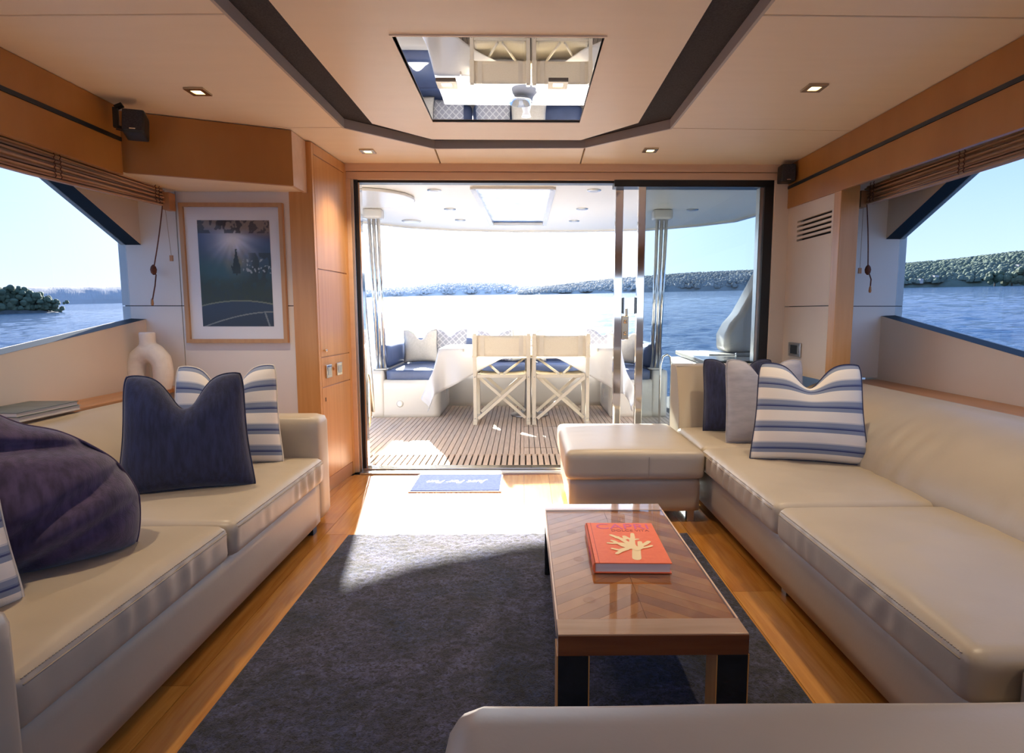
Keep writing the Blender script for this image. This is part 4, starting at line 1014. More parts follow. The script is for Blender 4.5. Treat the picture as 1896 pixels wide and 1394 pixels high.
def cordset(par, px, py, pz, A, knobp, tail, B, tab):
    def Lc(p): return (p[0] - px, p[1] - py, p[2] - pz)
    def sagp(a, b, n=8, s_=0.0):
        return [Vector(a).lerp(Vector(b), k / n) + Vector((s_ * math.sin(PI * k / n), 0, 0)) for k in range(n + 1)]
    cA = MB().tube([Lc(p) for p in sagp(A, knobp, 8, 0.004)], 0.0032, 6).build('pull_cord', cordm, par)
    MB().lathe([(0.004, -0.03), (0.014, -0.018), (0.017, 0.0), (0.013, 0.016), (0.004, 0.028)], 14, Lc(knobp)).build('cord_toggle', cordm, cA, smooth=True)
    mid = (Vector(knobp) + Vector(tail)) / 2 + Vector((0.012, 0, 0))
    MB().tube([Lc(p) for p in (Vector(knobp), Vector(knobp) + Vector((0.012, 0, -0.03)), mid, Vector(tail))], 0.0035, 6).build('cord_tail', cordm, cA)
    MB().lathe([(0.005, -0.022), (0.008, -0.012), (0.006, 0.010), (0.003, 0.018)], 10, Lc(tail)).build('cord_end', tabw, cA, smooth=True)
    cB = MB().tube([Lc(p) for p in sagp(B, tab, 6)], 0.0014, 5).build('thin_cord', cordl, par)
    MB().box(-0.009, 0.009, -0.004, 0.004, -0.032, 0.0).build('wood_tab', tabw, cB, loc=Lc(tab), bevel=0.001)
cordset(bl1, -2.0, 3.40, 0, (-2.0, 3.38, 1.70), (-2.10, 3.42, 1.34), (-2.12, 3.42, 1.16), (-1.99, 3.38, 1.70), (-1.995, 3.42, 1.42))
cordset(bl2, 1.99, 3.50, 0, (1.955, 3.42, 1.71), (1.995, 3.44, 1.345), (2.015, 3.44, 1.235), (1.935, 3.42, 1.70), (1.948, 3.44, 1.355))
for (b_, s_, z_) in ((bl1, -1, 1.70), (bl2, 1, 1.74)):
    MB().box(-0.02, 0.02, -0.075, -0.015, z_ - 0.035, z_ + 0.06).build('cord_cleat', tabw, b_, bevel=0.003, loc=(-s_ * 0.02, 0.05, 0))

# ================================================================== COCKPIT (outside)
dk = empty('deck', (0, 0, 0), kind='structure')
MB().box(-2.3, 2.55, 4.10, 7.75, -0.12, -0.013).build('deck_base', caulk, dk)
bwid = 0.0455
def deck_boards(x0, x1, y0, y1, gap, seed):
    random.seed(seed); x = x0
    while x < x1 - 0.01:
        MB().box(x, min(x + bwid - gap, x1), y0, y1, -0.012, 0.0).build('deck_board', random.choice(deckm), dk)
        x += bwid
deck_boards(-1.62, 1.60, 4.14, 4.50, 0.013, 1)
deck_boards(-1.62, -0.003, 4.515, 7.0, 0.006, 2)
deck_boards(0.0, 1.60, 4.515, 4.72, 0.006, 3); deck_boards(0.0, 1.60, 4.735, 5.62, 0.006, 4); deck_boards(0.0, 1.60, 5.64, 7.0, 0.006, 5)
MB().box(-1.62, 1.60, 4.502, 4.513, -0.012, 0.0).build('deck_border', deckm[2], dk)
MB().box(0.25, 0.75, 4.722, 4.733, -0.006, 0.0012).build('hatch_frame', steelb, dk)

# hull sides of the cockpit
# side lockers with bench on each side + aft bench : one moulded seat
def bench():
    t = empty('cockpit_bench', (0, 6.5, 0), 'white moulded U-shaped bench with navy cushions round the outdoor table', 'bench')
    def A(mb, name, m, **k):
        mb.v = [(a, b - 6.5, c) for a, b, c in mb.v]; return mb.build(name, m, t, **k)
    A(rbox(-1.60, -0.885, 6.14, 7.6, -0.01, 0.40, 0.03, (10, 14, 8)), 'locker', gel, smooth=True)
    A(rbox(-1.62, -1.46, 6.13, 7.6, 0.0, 0.50, 0.03, (6, 14, 8)), 'coaming', gel, smooth=True)
    A(rbox(0.90, 1.50, 6.14, 7.6, -0.01, 0.40, 0.03, (10, 14, 8)), 'locker', gel, smooth=True)
    A(rbox(1.34, 1.515, 6.13, 7.6, 0.0, 0.50, 0.03, (6, 14, 8)), 'coaming', gel, smooth=True)
    A(rbox(-0.90, 0.92, 6.90, 7.6, -0.01, 0.38, 0.02, (10, 8, 6)), 'locker', gel, smooth=True)
    A(rbox(-1.62, 1.52, 7.44, 7.72, 0.0, 0.58, 0.04, (20, 6, 8)), 'transom', gel, smooth=True)
    for (x0, x1, y0, y1) in ((-1.45, -0.90, 6.16, 6.88), (0.92, 1.34, 6.16, 6.88), (-1.45, -0.62, 6.885, 7.38), (-0.615, 0.12, 6.885, 7.38), (0.125, 0.72, 6.885, 7.38), (0.725, 1.34, 6.885, 7.38)):
        A(rbox(x0, x1, y0, y1, 0.385, 0.50, 0.03, (10, 10, 5)), 'seat_cushion', vinyl, smooth=True)
    A(rbox(-1.60, -1.44, 6.30, 7.40, 0.49, 0.76, 0.07, (8, 14, 8)), 'back_cushion', vinyl, smooth=True)
    A(rbox(1.30, 1.50, 6.30, 7.40, 0.49, 0.76, 0.07, (8, 14, 8)), 'back_cushion', vinyl, smooth=True)
    for x0, x1 in ((-1.44, -0.62), (-0.61, 0.11), (0.12, 0.71), (0.72, 1.31)):
        A(rbox(x0, x1, 7.34, 7.50, 0.48, 0.79, 0.06, (12, 8, 8)), 'back_cushion', vinyl, smooth=True)
    ds = MB().lathe([(0.036, 0), (0.036, 0.006), (0.028, 0.010), (0.012, 0.011)], 20)
    ds.build('speaker_disc', gel, t, smooth=True, loc=(-1.30, 6.14 - 6.5, 0.145), rot=(PI / 2, 0, 0))
    MB().lathe([(0.022, 0), (0.022, 0.004)], 16).build('disc_centre', steelb, t, loc=(-1.30, 6.1285 - 6.5, 0.145), rot=(PI / 2, 0, 0))
    A(MB().box(-0.888, -0.880, 6.62, 6.66, 0.12, 0.24), 'catch', steelb)
    A(MB().box(0.894, 0.901, 6.62, 6.66, 0.12, 0.24), 'catch', steelb)
bench()
# table with cloth
tb = empty('dining_table', (0.06, 6.28, 0), 'outdoor dining table on a pedestal under a white cloth', 'table')
MB().box(-0.88, 0.88, -0.34, 0.36, 0.705, 0.735).build('tabletop', gel, tb, bevel=0.006)
MB().lathe([(0.20, 0.0), (0.20, 0.015), (0.06, 0.05), (0.05, 0.3), (0.05, 0.65), (0.12, 0.705)], 24).build('pedestal', steelb, tb, smooth=True)
def clothmesh():
    hx, hy, z = 0.90, 0.375, 0.741
    bm_ = MB(); NX, NY = 72, 44
    ov = 0.46
    def f(u, v):
        # a diagonal-cornered sheet: position on sheet in -1..1
        X = (u * 2 - 1) * (hx + ov); Y = (v * 2 - 1) * (hy + ov)
        ax = max(0, abs(X) - hx); ay = max(0, abs(Y) - hy)
        sx_ = 1 if X > 0 else -1; sy_ = 1 if Y > 0 else -1
        # hem: sheet is shorter along the middle of each side (corners hang lowest)
        fx = max(0.0, 1 - max(0, (hx - abs(X))) / 0.62) if ay > 0 else 1
        limy = 0.10 + 0.34 * (max(0, min(1, fx)) ** 1.0)
        fy = max(0.0, 1 - max(0, (hy - abs(Y))) / 0.5)
        limx = 0.18 + 0.26 * fy
        ay = ay / ov * limy; ax = ax / ov * limx
        drop = math.hypot(ax, ay) if (ax > 0 and ay > 0) else ax + ay
        x = sx_ * min(abs(X), hx); y = sy_ * min(abs(Y), hy)
        flare = 0.10 * math.sin(X * 7 + 1) * (ay > 0) + 0.10 * math.sin(Y * 8) * (ax > 0)
        x += sx_ * (0.012 * (ax > 0) + ax * 0.30 * (1 if ay > 0 else 0.12)) ; y += sy_ * (0.010 * (ay > 0) + ay * (0.28 if ax > 0 else 0.10))
        y += sy_ * 0.10 * ay * math.sin(X * 16) * (ay > 0); x += sx_ * 0.10 * ax * math.sin(Y * 18) * (ax > 0)
        return (x, y, z - drop + (0.002 * fnoise((X, Y, 0), 5) if drop == 0 else 0))
    return MB().grid(f, NX, NY)
tcl = clothmesh().build('tablecloth', cloth, None, smooth=True, loc=(0.06, 6.28, 0), fix=False)
sd_ = tcl.modifiers.new('thickness', 'SOLIDIFY'); sd_.thickness = 0.002
tag(tcl, 'white tablecloth draped over the outdoor table with its corners hanging low', 'tablecloth')
cl = MB()
# objects on the table (seen in the ceiling mirror)
bo = empty('steel_bowl', (-0.03, 6.40, 0.745), 'round silver bowl on the white tablecloth', 'bowl')
MB().lathe([(0.05, 0.0), (0.07, 0.004), (0.10, 0.03), (0.125, 0.07), (0.12, 0.07), (0.095, 0.032), (0.05, 0.012)], 28).build('bowl_body', chrome, bo, smooth=True)
gl_ = empty('glass_vase', (0.03, 6.62, 0.745), 'small clear glass vase on the white tablecloth beside the silver bowl', 'vase')
MB().lathe([(0.045, 0.0), (0.05, 0.03), (0.035, 0.08), (0.05, 0.13), (0.047, 0.13), (0.031, 0.08), (0.044, 0.035)], 20).build('vase_body', whitet, gl_, smooth=True)
def clip(x, y, lab):
    tag(MB().box(-0.006, 0.006, -0.008, 0.004, -0.025, 0.008).build('cloth_clip', steelb, None, bevel=0.002, loc=(x, y, 0.735)), lab, 'clip', 'clips along the tablecloth edge')
clip(-0.60, 5.890, 'small steel clip on the left half of the tablecloth edge'); clip(0.74, 5.890, 'small steel clip on the tablecloth edge right of the chairs')

# pillows on the bench
pillow('pillow', 0.42, 0.40, 0.13, creamp, (-1.22, 7.02, 0.50), (R(-12), 0, R(14)), 'cream linen pillow with dark fringe in the left corner of the outdoor bench', chop=0.12, seed=31, piping=fringe, nu=20)
pillow('pillow', 0.44, 0.42, 0.13, latticem, (-0.90, 7.12, 0.50), (R(-14), 0, R(-4)), 'grey lattice-pattern pillow beside the fringed cream one on the outdoor bench', chop=0.08, seed=33, nu=20)
pillow('pillow', 0.44, 0.40, 0.13, latticem, (-0.36, 7.18, 0.50), (R(-14), 0, 0), 'grey lattice-pattern pillow seen just above the left canvas chair', chop=0.08, seed=35, nu=20)
pillow('pillow', 0.44, 0.42, 0.13, creamp, (0.06, 7.18, 0.50), (R(-14), 0, 0), 'white pillow on the outdoor bench behind the gap between the canvas chairs', chop=0.08, seed=36, nu=20)
pillow('pillow', 0.44, 0.42, 0.13, latticem, (0.95, 7.12, 0.50), (R(-14), 0, R(-10)), 'grey lattice-pattern pillow on the outdoor bench right of the canvas chairs', chop=0.08, seed=37, nu=20)
pillow('pillow', 0.40, 0.38, 0.13, creamp, (1.13, 6.78, 0.50), (R(-14), 0, R(-20)), 'cream pillow on the outdoor bench seen between the door posts', chop=0.08, seed=38, nu=20)

# ---- director chairs, backs to the camera
def chair(loc, label):
    t = empty('director_chair', loc, label, 'chair', 'folding canvas chairs at the outdoor table')
    hw_, dp = 0.262, 0.42
    B = lambda mb, n, m=chairw, par=None, **k: mb.build(n, m, par or t, bevel=0.002, **k)
    for s in (-1, 1):
        B(MB().box(s * hw_ - 0.017, s * hw_ + 0.017, -0.018, 0.018, 0.03, 0.895), 'back_post')
        B(MB().box(s * hw_ - 0.017, s * hw_ + 0.017, dp - 0.018, dp + 0.018, 0.03, 0.66), 'front_post')
        B(MB().box(s * hw_ - 0.02, s * hw_ + 0.02, -0.04, dp + 0.05, 0.0, 0.032), 'foot_rail')
        B(MB().box(s * hw_ - 0.028, s * hw_ + 0.028, 0.02, dp + 0.05, 0.66, 0.682), 'arm')
        B(MB().box(s * (hw_ - 0.03) - 0.012, s * (hw_ - 0.03) + 0.012, 0.0, dp + 0.02, 0.465, 0.495), 'seat_rail')
    for y_ in (-0.028, 0.030, dp - 0.03, dp + 0.03):
        s = 1 if y_ in (-0.028, dp - 0.03) else -1
        B(MB().bar((-s * (hw_ - 0.03), y_, 0.06), (s * (hw_ - 0.03), y_, 0.47), 0.014, 0.030, up=(0, 0, 1)), 'cross_leg')
    for s in (-1, 1):
        B(MB().bar((0.0 + s * 0.02, 0.012, 0.50), (s * (hw_ - 0.02), dp - 0.02, 0.64), 0.014, 0.022), 'arm_brace')
    # canvas seat + back
    def seat(u, v):
        return ((u - 0.5) * 2 * (hw_ - 0.02), v * dp, 0.497 - 0.02 * (1 - (2 * u - 1) ** 2))
    o = MB().grid(seat, 12, 6).build('seat_canvas', canvas, t, smooth=True); sd = o.modifiers.new('t', 'SOLIDIFY'); sd.thickness = 0.003
    B(MB().box(-hw_ + 0.02, hw_ - 0.02, -0.012, 0.004, 0.462, 0.492), 'seat_bar')
    def back(u, v):
        x_ = (u - 0.5) * 2 * (hw_ - 0.0); return (x_, 0.0 + 0.020 * (1 - (2 * u - 1) ** 2), 0.672 + v * 0.205 - 0.006 * (1 - (2 * u - 1) ** 2))
    o = MB().grid(back, 14, 6).build('back_canvas', canvas, t, smooth=True); sd = o.modifiers.new('t', 'SOLIDIFY'); sd.thickness = 0.003
    for s in (-1, 1):   # canvas sleeves round the posts
        MB().box(s * hw_ - 0.022, s * hw_ + 0.022, -0.023, 0.023, 0.668, 0.878).build('canvas_sleeve', canvas, t, bevel=0.006)
        sl_ = MB().box(s * hw_ * 0.78 - 0.036, s * hw_ * 0.78 + 0.036, 0.004, 0.007, 0.674, 0.875).build('sleeve_hem', chairw, t)
        for z_ in (0.06, 0.47): MB().lathe([(0.007, 0), (0.006, 0.004), (0.002, 0.006)], 8).build('bolt', steelb, t, loc=(s * hw_, -0.018, z_), rot=(PI / 2, 0, 0))
    return t
chair((-0.218, 5.75, 0), 'cream folding canvas chair on the left, its back to the camera, at the outdoor table')
chair((0.362, 5.75, 0), 'cream folding canvas chair on the right, its back to the camera, at the outdoor table')

# ---- roof poles
def poles(x0, xt, y, lab, s):
    t = empty('roof_support', (x0, y, 0.0), lab, 'post', 'steel supports of the cockpit roof')
    for k in (-1, 0, 1):
        MB().tube([(k * 0.036, 0.03 * abs(k), 0.50), (xt - x0 + k * 0.048, 0.02, 2.14)], 0.0185, 14).build('steel_tube', chrome, t, smooth=True)
    rbox(-0.075, 0.075, -0.03, 0.07, 0.495, 0.515, 0.008, (6, 6, 2)).build('base_plate', steelb, t, smooth=True)
    rbox(xt - x0 - 0.10, xt - x0 + 0.10, -0.05, 0.09, 2.05, 2.15, 0.02, (6, 6, 4)).build('top_socket', gel, t, smooth=True)
poles(-1.505, -1.545, 6.20, 'trio of leaning steel tubes holding the roof on the left of the cockpit', -1)
poles(1.395, 1.43, 6.20, 'trio of leaning steel tubes holding the roof seen through the tinted glass', 1)
# ---- left grab rail
gr = empty('grab_rail', (-1.25, 4.72, 0.0), 'tall curved steel grab rail just outside the left edge of the door', 'rail')
MB().tube([(-0.055, 0, 2.1), (-0.03, 0, 1.75), (-0.01, 0, 1.3), (0.01, 0, 0.9), (0.028, 0, 0.55), (0.035, 0, 0.30)], 0.011, 10).build('upper_tube', steelb, gr, smooth=True)
MB().tube([(-0.04, 0, 0.60), (0.0, 0, 0.60), (0.012, 0, 0.52), (0.012, 0, 0.28), (-0.005, 0, 0.18), (-0.03, 0, 0.16)], 0.011, 10).build('lower_loop', brass, gr, smooth=True)
rbox(-0.16, -0.03, -0.05, 0.05, 0.0, 0.62, 0.02, (4, 4, 8)).build('mounting_post', gel, gr, smooth=True)

# ---- wet bar to starboard, fairing, rail
wb = empty('wet_bar', (1.75, 4.70, 0), 'white moulded outdoor counter seen through the tinted glass', 'counter')
rbox(-0.45, 0.55, -0.58, 0.52, 0.0, 0.72, 0.03, (8, 8, 6)).build('cabinet', gel, wb, smooth=True)
MB().prism([(-0.47, -0.60), (0.55, -0.60), (0.55, 0.54), (-0.40, 0.54)], 'z', 0.725, 0.762).build('worktop', gel, wb, bevel=0.01, seg=3)
MB().prism([(-0.30, -0.10), (0.30, -0.14), (0.30, 0.38), (-0.24, 0.38)], 'z', 0.758, 0.772).build('lid', gel, wb, bevel=0.008)
MB().box(-0.12, 0.02, -0.20, -0.17, 0.762, 0.79).build('latch', steelb, wb, bevel=0.006)
fa = []
for (xx, zz) in ((1.62, 0.775), (1.615, 0.92), (1.66, 1.01), (1.73, 1.09), (1.80, 1.22), (1.90, 1.42), (2.05, 1.58), (2.25, 1.7), (2.3, 0.775)): fa.append((xx, zz))
fo = MB().prism(fa, 'y', 4.72, 4.98).build('side_fairing', gel, None, bevel=0.05, seg=5)
tag(fo, 'rising white moulded side fairing behind the tinted glass', 'fairing')
rl = MB().tube([(1.24, 5.32, 0.02), (1.24, 5.32, 0.62), (1.26, 5.32, 0.70), (1.30, 5.32, 0.72), (1.33, 5.32, 0.70), (1.34, 5.32, 0.62), (1.34, 5.32, 0.02)], 0.010, 8)
tag(rl.build('hoop_rail', chrome, None, smooth=True), 'narrow upright steel hoop rail beside the white outdoor counter', 'rail')

# ---- roof overhang
ro = empty('cockpit_roof', (0, 0, 2.15), 'cream hard roof overhang over the outdoor deck with small round lights', 'roof')
outl = [(-2.5, 4.13), (2.55, 4.13), (2.55, 6.2), (2.42, 6.9), (2.1, 7.25), (1.56, 7.63), (0.8, 7.77), (-0.14, 7.81), (-0.9, 7.70), (-1.40, 7.48), (-1.88, 7.08), (-2.3, 6.6), (-2.5, 6.1)]
def poly_with_hole(outl, hole, z0, z1):
    bm = bmesh.new(); lo = []
    for ring in (outl, hole):
        vv = [bm.verts.new((x, y, z0)) for x, y in ring]
        lo.append([bm.edges.new((vv[i], vv[(i + 1) % len(vv)])) for i in range(len(vv))])
    bmesh.ops.triangle_fill(bm, use_beauty=True, edges=[e for r in lo for e in r])
    r = bmesh.ops.extrude_face_region(bm, geom=bm.faces[:])
    for v in [g_ for g_ in r['geom'] if isinstance(g_, bmesh.types.BMVert)]: v.co.z = z1
    bmesh.ops.recalc_face_normals(bm, faces=bm.faces)
    me = bpy.data.meshes.new('roof_shell'); bm.to_mesh(me); bm.free(); return me
hole = [(-0.43, 5.12), (0.25, 5.12), (0.245, 7.2), (-0.38, 7.2)]
link_mesh('roof_shell', poly_with_hole(outl, hole, 0.0, 0.07), gelroof, ro)
fr_ = MB()
for a, b in zip(outl, outl[1:] + outl[:1]):
    fr_.bar((a[0], a[1], -0.004), (b[0], b[1], -0.004), 0.05, 0.035)
fr_.build('edge_moulding', gel, ro)
hm = MB()
for a, b in zip(hole, hole[1:] + hole[:1]): hm.bar((a[0], a[1], -0.006), (b[0], b[1], -0.006), 0.045, 0.03)
hm.build('hatch_frame', gel, ro)
MB().box(-0.45, 0.27, 5.1, 7.22, 0.02, 0.035).build('hatch_pane', hatchg, ro)
ah = []
for k in range(13):
    a = -PI / 2 + PI * k / 12; ah.append((-1.42 + 0.42 * math.cos(a), 5.55 + 0.42 * math.sin(a)))
ah += [(-2.1, 5.97), (-2.1, 5.13)]
MB().prism(ah, 'z', -0.030, -0.002).build('rounded_moulding', gel, ro, bevel=0.01)
for (x_, y_, lab) in ((-0.774, 5.26, 'round roof light left of the hatch, nearest the door'), (-0.756, 6.20, 'round roof light left of the hatch, second from the door'), (-0.727, 6.92, 'round roof light left of the hatch, farthest out'),
                      (0.609, 5.24, 'round roof light right of the hatch, nearest the door'), (0.596, 6.16, 'round roof light right of the hatch, second from the door'), (0.583, 6.97, 'round roof light right of the hatch, farthest out'),
                      (1.736, 6.20, 'round roof light seen through the tinted glass')):
    t = empty('roof_light', (x_, y_, 2.15), lab, 'ceiling light', 'round lights in the cockpit roof')
    MB().lathe([(0.052, -0.010), (0.060, -0.006), (0.062, 0.0), (0.03, 0.0)], 20).build('rim', steelb, t, smooth=True)
    MB().lathe([(0.036, -0.0115), (0.036, -0.009)], 20).build('lens', gel, t)
t = empty('roof_speaker', (-1.30, 7.0, 2.15), 'wide round grey speaker in the roof near the left steel support', 'speaker')
MB().lathe([(0.10, -0.012), (0.11, -0.006), (0.11, 0.0), (0.05, 0.0)], 24).build('rim', gel, t, smooth=True)
MB().lathe([(0.085, -0.014), (0.085, -0.010)], 24).build('grille', steelb, t)

# ================================================================== SEA AND SHORES
def SZ(x, y): return -1.75 + 0.0321 * y + 0.0224 * x
def seaf_dist(d, az):
    x = d * math.sin(az); y = d * math.cos(az)
    return x, y
sm_ = MB()
NA, NR = 460, 430
def sea_pt(u, v):
    q = u * 2 - 1
    az = math.radians(62 * q / 0.85) if abs(q) < 0.85 else math.copysign(math.radians(62 + 114 * (abs(q) - 0.85) / 0.15), q)
    d = 2.8 * (320 / 2.8) ** (v / 0.92) if v < 0.92 else 320 * (9000 / 320) ** ((v - 0.92) / 0.08)
    x, y = d * math.sin(az), d * math.cos(az)
    amp = 0.17 * min(1, d / 10) * max(0, 1 - d / 320) ** 0.5 if abs(q) < 0.86 else 0
    h = 0
    if amp: h = amp * (noise.noise(Vector((x * 0.22, y * 0.34, 0))) + 0.55 * noise.noise(Vector((x * 0.6, y * 0.95, 4))) + 0.22 * noise.noise(Vector((x * 1.5, y * 2.2, 8))))
    return (x, y, SZ(x, y) + h)
sea = sm_.grid(sea_pt, NA, NR).build('sea', None, None, smooth=True, fix=False)
seam_ = bpy.data.materials.new('sea_water'); seam_.use_nodes = True; t = seam_.node_tree; b = t.nodes['Principled BSDF']
b.inputs['Base Color'].default_value = (0.012, 0.050, 0.115, 1); b.inputs['Roughness'].default_value = 0.08; b.inputs['IOR'].default_value = 1.33; b.inputs['Specular IOR Level'].default_value = 0.22
tcn = N(t, 'ShaderNodeTexCoord'); mp = N(t, 'ShaderNodeMapping'); mp.inputs['Scale'].default_value = (0.7, 1.3, 1)
t.links.new(tcn.outputs['Object'], mp.inputs[0])
n1 = N(t, 'ShaderNodeTexNoise'); n1.inputs['Scale'].default_value = 1.5; n1.inputs['Detail'].default_value = 7; n1.inputs['Roughness'].default_value = 0.62
t.links.new(mp.outputs[0], n1.inputs['Vector'])
n3_ = N(t, 'ShaderNodeTexNoise'); n3_.inputs['Scale'].default_value = 0.12; n3_.inputs['Detail'].default_value = 4; t.links.new(mp.outputs[0], n3_.inputs['Vector'])
addn = N(t, 'ShaderNodeMath', operation='MULTIPLY_ADD'); addn.inputs[1].default_value = 2.0
t.links.new(n3_.outputs[0], addn.inputs[0]); t.links.new(n1.outputs[0], addn.inputs[2])
bp = N(t, 'ShaderNodeBump'); bp.inputs['Strength'].default_value = 1.0; bp.inputs['Distance'].default_value = 0.20
t.links.new(addn.outputs[0], bp.inputs['Height']); t.links.new(bp.outputs[0], b.inputs['Normal'])
sea.data.materials.append(seam_); sea['kind'] = 'structure'

def headland(name, az0, az1, d, hts, m, label, seed, depth=120, rough=1.6, houses=0, spikes=0.0, lumps=0, lump_r=4.0):
    """wooded shore: ridge profile from hts [(az deg, height m)], bumpy tree-top skyline"""
    n_ = int(abs(az1 - az0) * 22) + 2; mb = MB(); rows = 12
    def hgt(a):
        for (a0, h0), (a1, h1) in zip(hts[:-1], hts[1:]):
            if a0 <= a <= a1: return h0 + (h1 - h0) * (a - a0) / (a1 - a0)
        return hts[-1][1] if a > hts[-1][0] else hts[0][1]
    for i in range(n_ + 1):
        a = az0 + (az1 - az0) * i / n_
        for j in range(rows + 1):
            v = j / rows; dd = d + depth * v + 12 * fnoise((a, v, 0), 0.9, seed)
            x, y = dd * math.sin(math.radians(a)), dd * math.cos(math.radians(a))
            h = hgt(a) * (math.sin(v * PI / 2) ** 0.7)
            if 0 < j: h += rough * (fnoise((a * 2, v * 5, 0), 1, seed) + 0.9 * abs(fnoise((a * 7, v * 16, 0), 1, seed + 2)) + 0.5 * abs(fnoise((a * 19, v * 34, 0), 1, seed + 5))) * (0.4 + 0.6 * v)
            if j == rows and spikes and fnoise((a * 13, 5, 0), 1, seed) > 0.52: h += spikes
            mb.v.append((x, y, SZ(x, y) + max(0, h) - (0.5 if j == 0 else 0)))
    for i in range(n_):
        for j in range(rows):
            a = i * (rows + 1) + j; mb.f.append((a, a + rows + 1, a + rows + 2, a + 1))
    o = mb.build(name, m, None, fix=False)
    root = tag(o, label, 'hill')
    if lumps:
        random.seed(seed + 50); cm = MB()
        for k in range(lumps):
            a = random.uniform(az0, az1); v = random.uniform(0.02, 1.0) ** 0.8; dd = d + depth * v
            x, y = dd * math.sin(math.radians(a)), dd * math.cos(math.radians(a)); h = hgt(a) * (math.sin(v * PI / 2) ** 0.7)
            r = random.uniform(0.6, 1.25) * lump_r
            zc = SZ(x, y) + h + r * 0.25
            b0 = len(cm.v); ns = 7
            for q, (rr, zz) in enumerate(((0.95, -0.35), (0.85, 0.25), (0.45, 0.72))):
                for t_ in range(ns):
                    aa = 2 * PI * t_ / ns + q * 0.4; j_ = random.uniform(0.8, 1.2)
                    cm.v.append((x + r * rr * j_ * math.cos(aa), y + r * rr * j_ * math.sin(aa), zc + r * zz * j_))
            cm.v.append((x, y, zc + r * 0.95))
            for q in range(2):
                for t_ in range(ns): cm.f.append((b0 + q * ns + t_, b0 + q * ns + (t_ + 1) % ns, b0 + (q + 1) * ns + (t_ + 1) % ns, b0 + (q + 1) * ns + t_))
            for t_ in range(ns): cm.f.append((b0 + 2 * ns + t_, b0 + 2 * ns + (t_ + 1) % ns, b0 + 3 * ns))
        cn = cm.build('tree_canopy', m, o, smooth=True, fix=False); cn['kind'] = 'stuff'
    if houses:
        random.seed(seed); hb = MB()
        for k in range(houses):
            a = random.uniform(az0, az1); v = random.uniform(0.1, 0.6); dd = d + depth * v - 4
            x, y = dd * math.sin(math.radians(a)), dd * math.cos(math.radians(a)); h = hgt(a) * (math.sin(v * PI / 2) ** 0.7)
            w_ = random.uniform(1.2, 2.6); z = SZ(x, y) + h
            hb.box(x - w_, x + w_, y - 5, y + 3, z - 3, z + random.uniform(0.6, 1.6))
        hh = hb.build('shore_houses', housem, o); hh['kind'] = 'stuff'
    return o
# angle helper: px -> az = atan((px-985)/1092)+0.78 deg ; heights = (ybase-ytop)/1092*d
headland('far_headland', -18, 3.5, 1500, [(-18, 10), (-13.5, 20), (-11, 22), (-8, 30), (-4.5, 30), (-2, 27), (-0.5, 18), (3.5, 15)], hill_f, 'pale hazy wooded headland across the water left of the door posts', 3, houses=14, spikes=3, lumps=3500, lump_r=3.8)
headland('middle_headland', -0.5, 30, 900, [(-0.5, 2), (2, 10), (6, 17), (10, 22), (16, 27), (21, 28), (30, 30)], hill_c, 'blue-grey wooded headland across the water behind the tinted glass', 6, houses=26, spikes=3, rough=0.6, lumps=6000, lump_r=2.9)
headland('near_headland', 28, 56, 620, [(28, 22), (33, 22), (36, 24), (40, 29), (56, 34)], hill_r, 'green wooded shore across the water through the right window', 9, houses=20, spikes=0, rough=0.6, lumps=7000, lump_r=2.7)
headland('distant_shore', -52, -28, 1900, [(-52, 44), (-40, 46), (-34, 45), (-28, 42)], hill_f, 'pale distant shoreline through the left window beyond the wooded point', 12, rough=1.0)
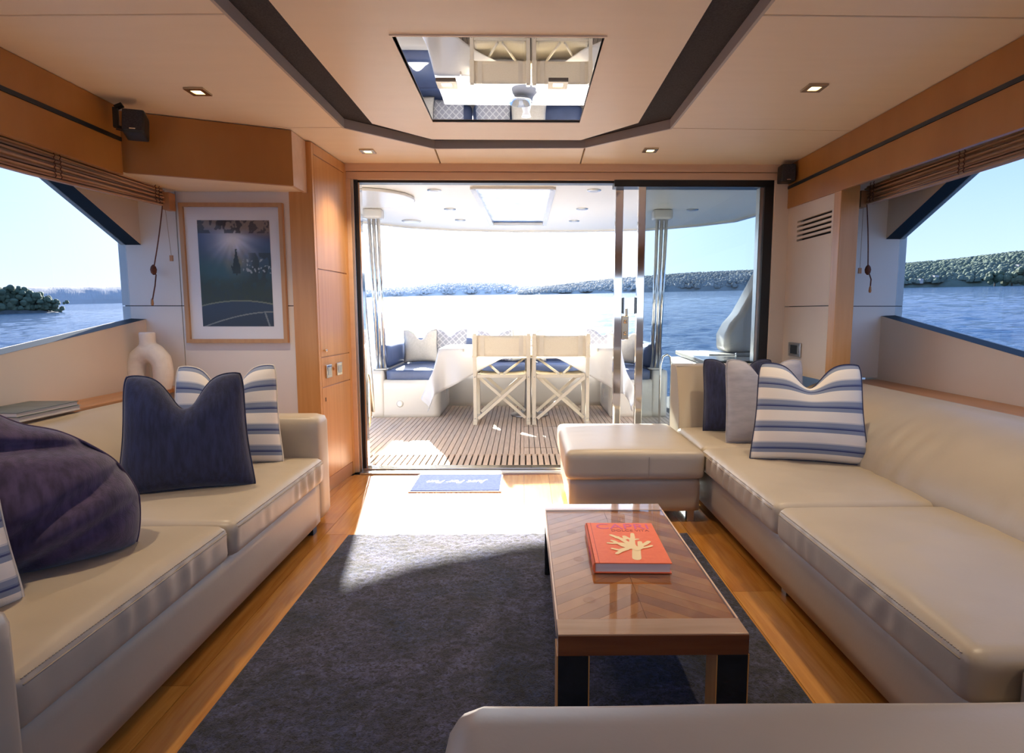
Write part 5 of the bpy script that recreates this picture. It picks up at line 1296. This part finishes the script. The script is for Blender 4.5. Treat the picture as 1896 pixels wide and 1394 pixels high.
# wooded point with single trees, left window
pt = MB(); pts_ = []
def island(u, v):
    a = math.radians(-46 + 8.7 * u); d = 236 + 26 * v
    x, y = d * math.sin(a), d * math.cos(a); h = 1.8 * math.sin(PI * v) ** 0.6 * (1 - u ** 6) + 0.4 * fnoise((u * 20, v * 5, 0), 1, 2)
    return (x, y, SZ(x, y) + h - 0.4)
tag(MB().grid(island, 60, 8).build('rocky_point', mat('dark_rock', (0.05, 0.05, 0.045), (0.10, 0.10, 0.085), scale=0.8, rough=0.9), None, fix=False), 'low dark rocky point under the trees through the left window', 'shore')
random.seed(21)
trees = [(-43.6, 9.5, 6.0), (-42.8, 8.8, 5.2), (-42.0, 9.4, 5.2), (-41.2, 8.9, 4.6), (-40.45, 9.0, 4.6), (-39.75, 8.2, 4.2), (-39.1, 7.4, 3.8), (-38.5, 5.8, 3.2), (-38.0, 4.2, 2.6)]
labs = ['tree at the left frame edge, first of the row on the rocky point', 'second tree from the left on the rocky point', 'third tree from the left on the rocky point', 'fourth tree from the left on the rocky point',
        'fifth tree from the left on the rocky point', 'sixth tree from the left on the rocky point', 'seventh tree from the left on the rocky point', 'low tree second from the right end of the rocky point', 'smallest tree at the right tip of the rocky point']
for (a, h, r), lab in zip(trees, labs):
    d = 246; x, y = d * math.sin(math.radians(a)), d * math.cos(math.radians(a))
    t = empty('tree', (x, y, SZ(x, y)), 'dark green ' + lab, 'tree', 'trees on the rocky point')
    MB().tube([(0, 0, 0), (0.2, 0, h * 0.35), (0.1, 0, h * 0.6)], [0.4, 0.28, 0.15], 7).build('trunk', barkm, t)
    cr_ = MB()
    for k in range(44):
        c = Vector((random.gauss(0, r * 0.33), random.gauss(0, r * 0.3), h * random.uniform(0.12, 0.90))); rr = r * random.uniform(0.16, 0.30)
        cr_.lathe([(rr * math.sin(PI * q / 5) * random.uniform(0.8, 1.15) if 0 < q < 5 else 0.02, -rr * math.cos(PI * q / 5)) for q in range(6)], 7, c)
    cr_.build('crown', treem, t, fix=False)
# clump of darker trees on the near headland, right window
for k, (a, h, r) in enumerate(((38.6, 12, 9), (39.6, 14, 10), (40.5, 13, 9))):
    d = 600; x, y = d * math.sin(math.radians(a)), d * math.cos(math.radians(a))
    t = empty('tree', (x, y, SZ(x, y)), ('leftmost', 'middle', 'rightmost')[k] + ' of three darker trees at the waterline through the right window', 'tree', 'dark waterline trees')
    MB().tube([(0, 0, 0), (0, 0, h * 0.5)], [0.6, 0.3], 7).build('trunk', barkm, t)
    cr_ = MB()
    for q_ in range(18):
        c = Vector((random.gauss(0, r * 0.4), random.gauss(0, r * 0.3), h * random.uniform(0.2, 0.85))); rr = r * random.uniform(0.18, 0.32)
        cr_.lathe([(rr * math.sin(PI * q / 5) if 0 < q < 5 else 0.02, -rr * math.cos(PI * q / 5)) for q in range(6)], 7, c)
    cr_.build('crown', treem, t, fix=False)
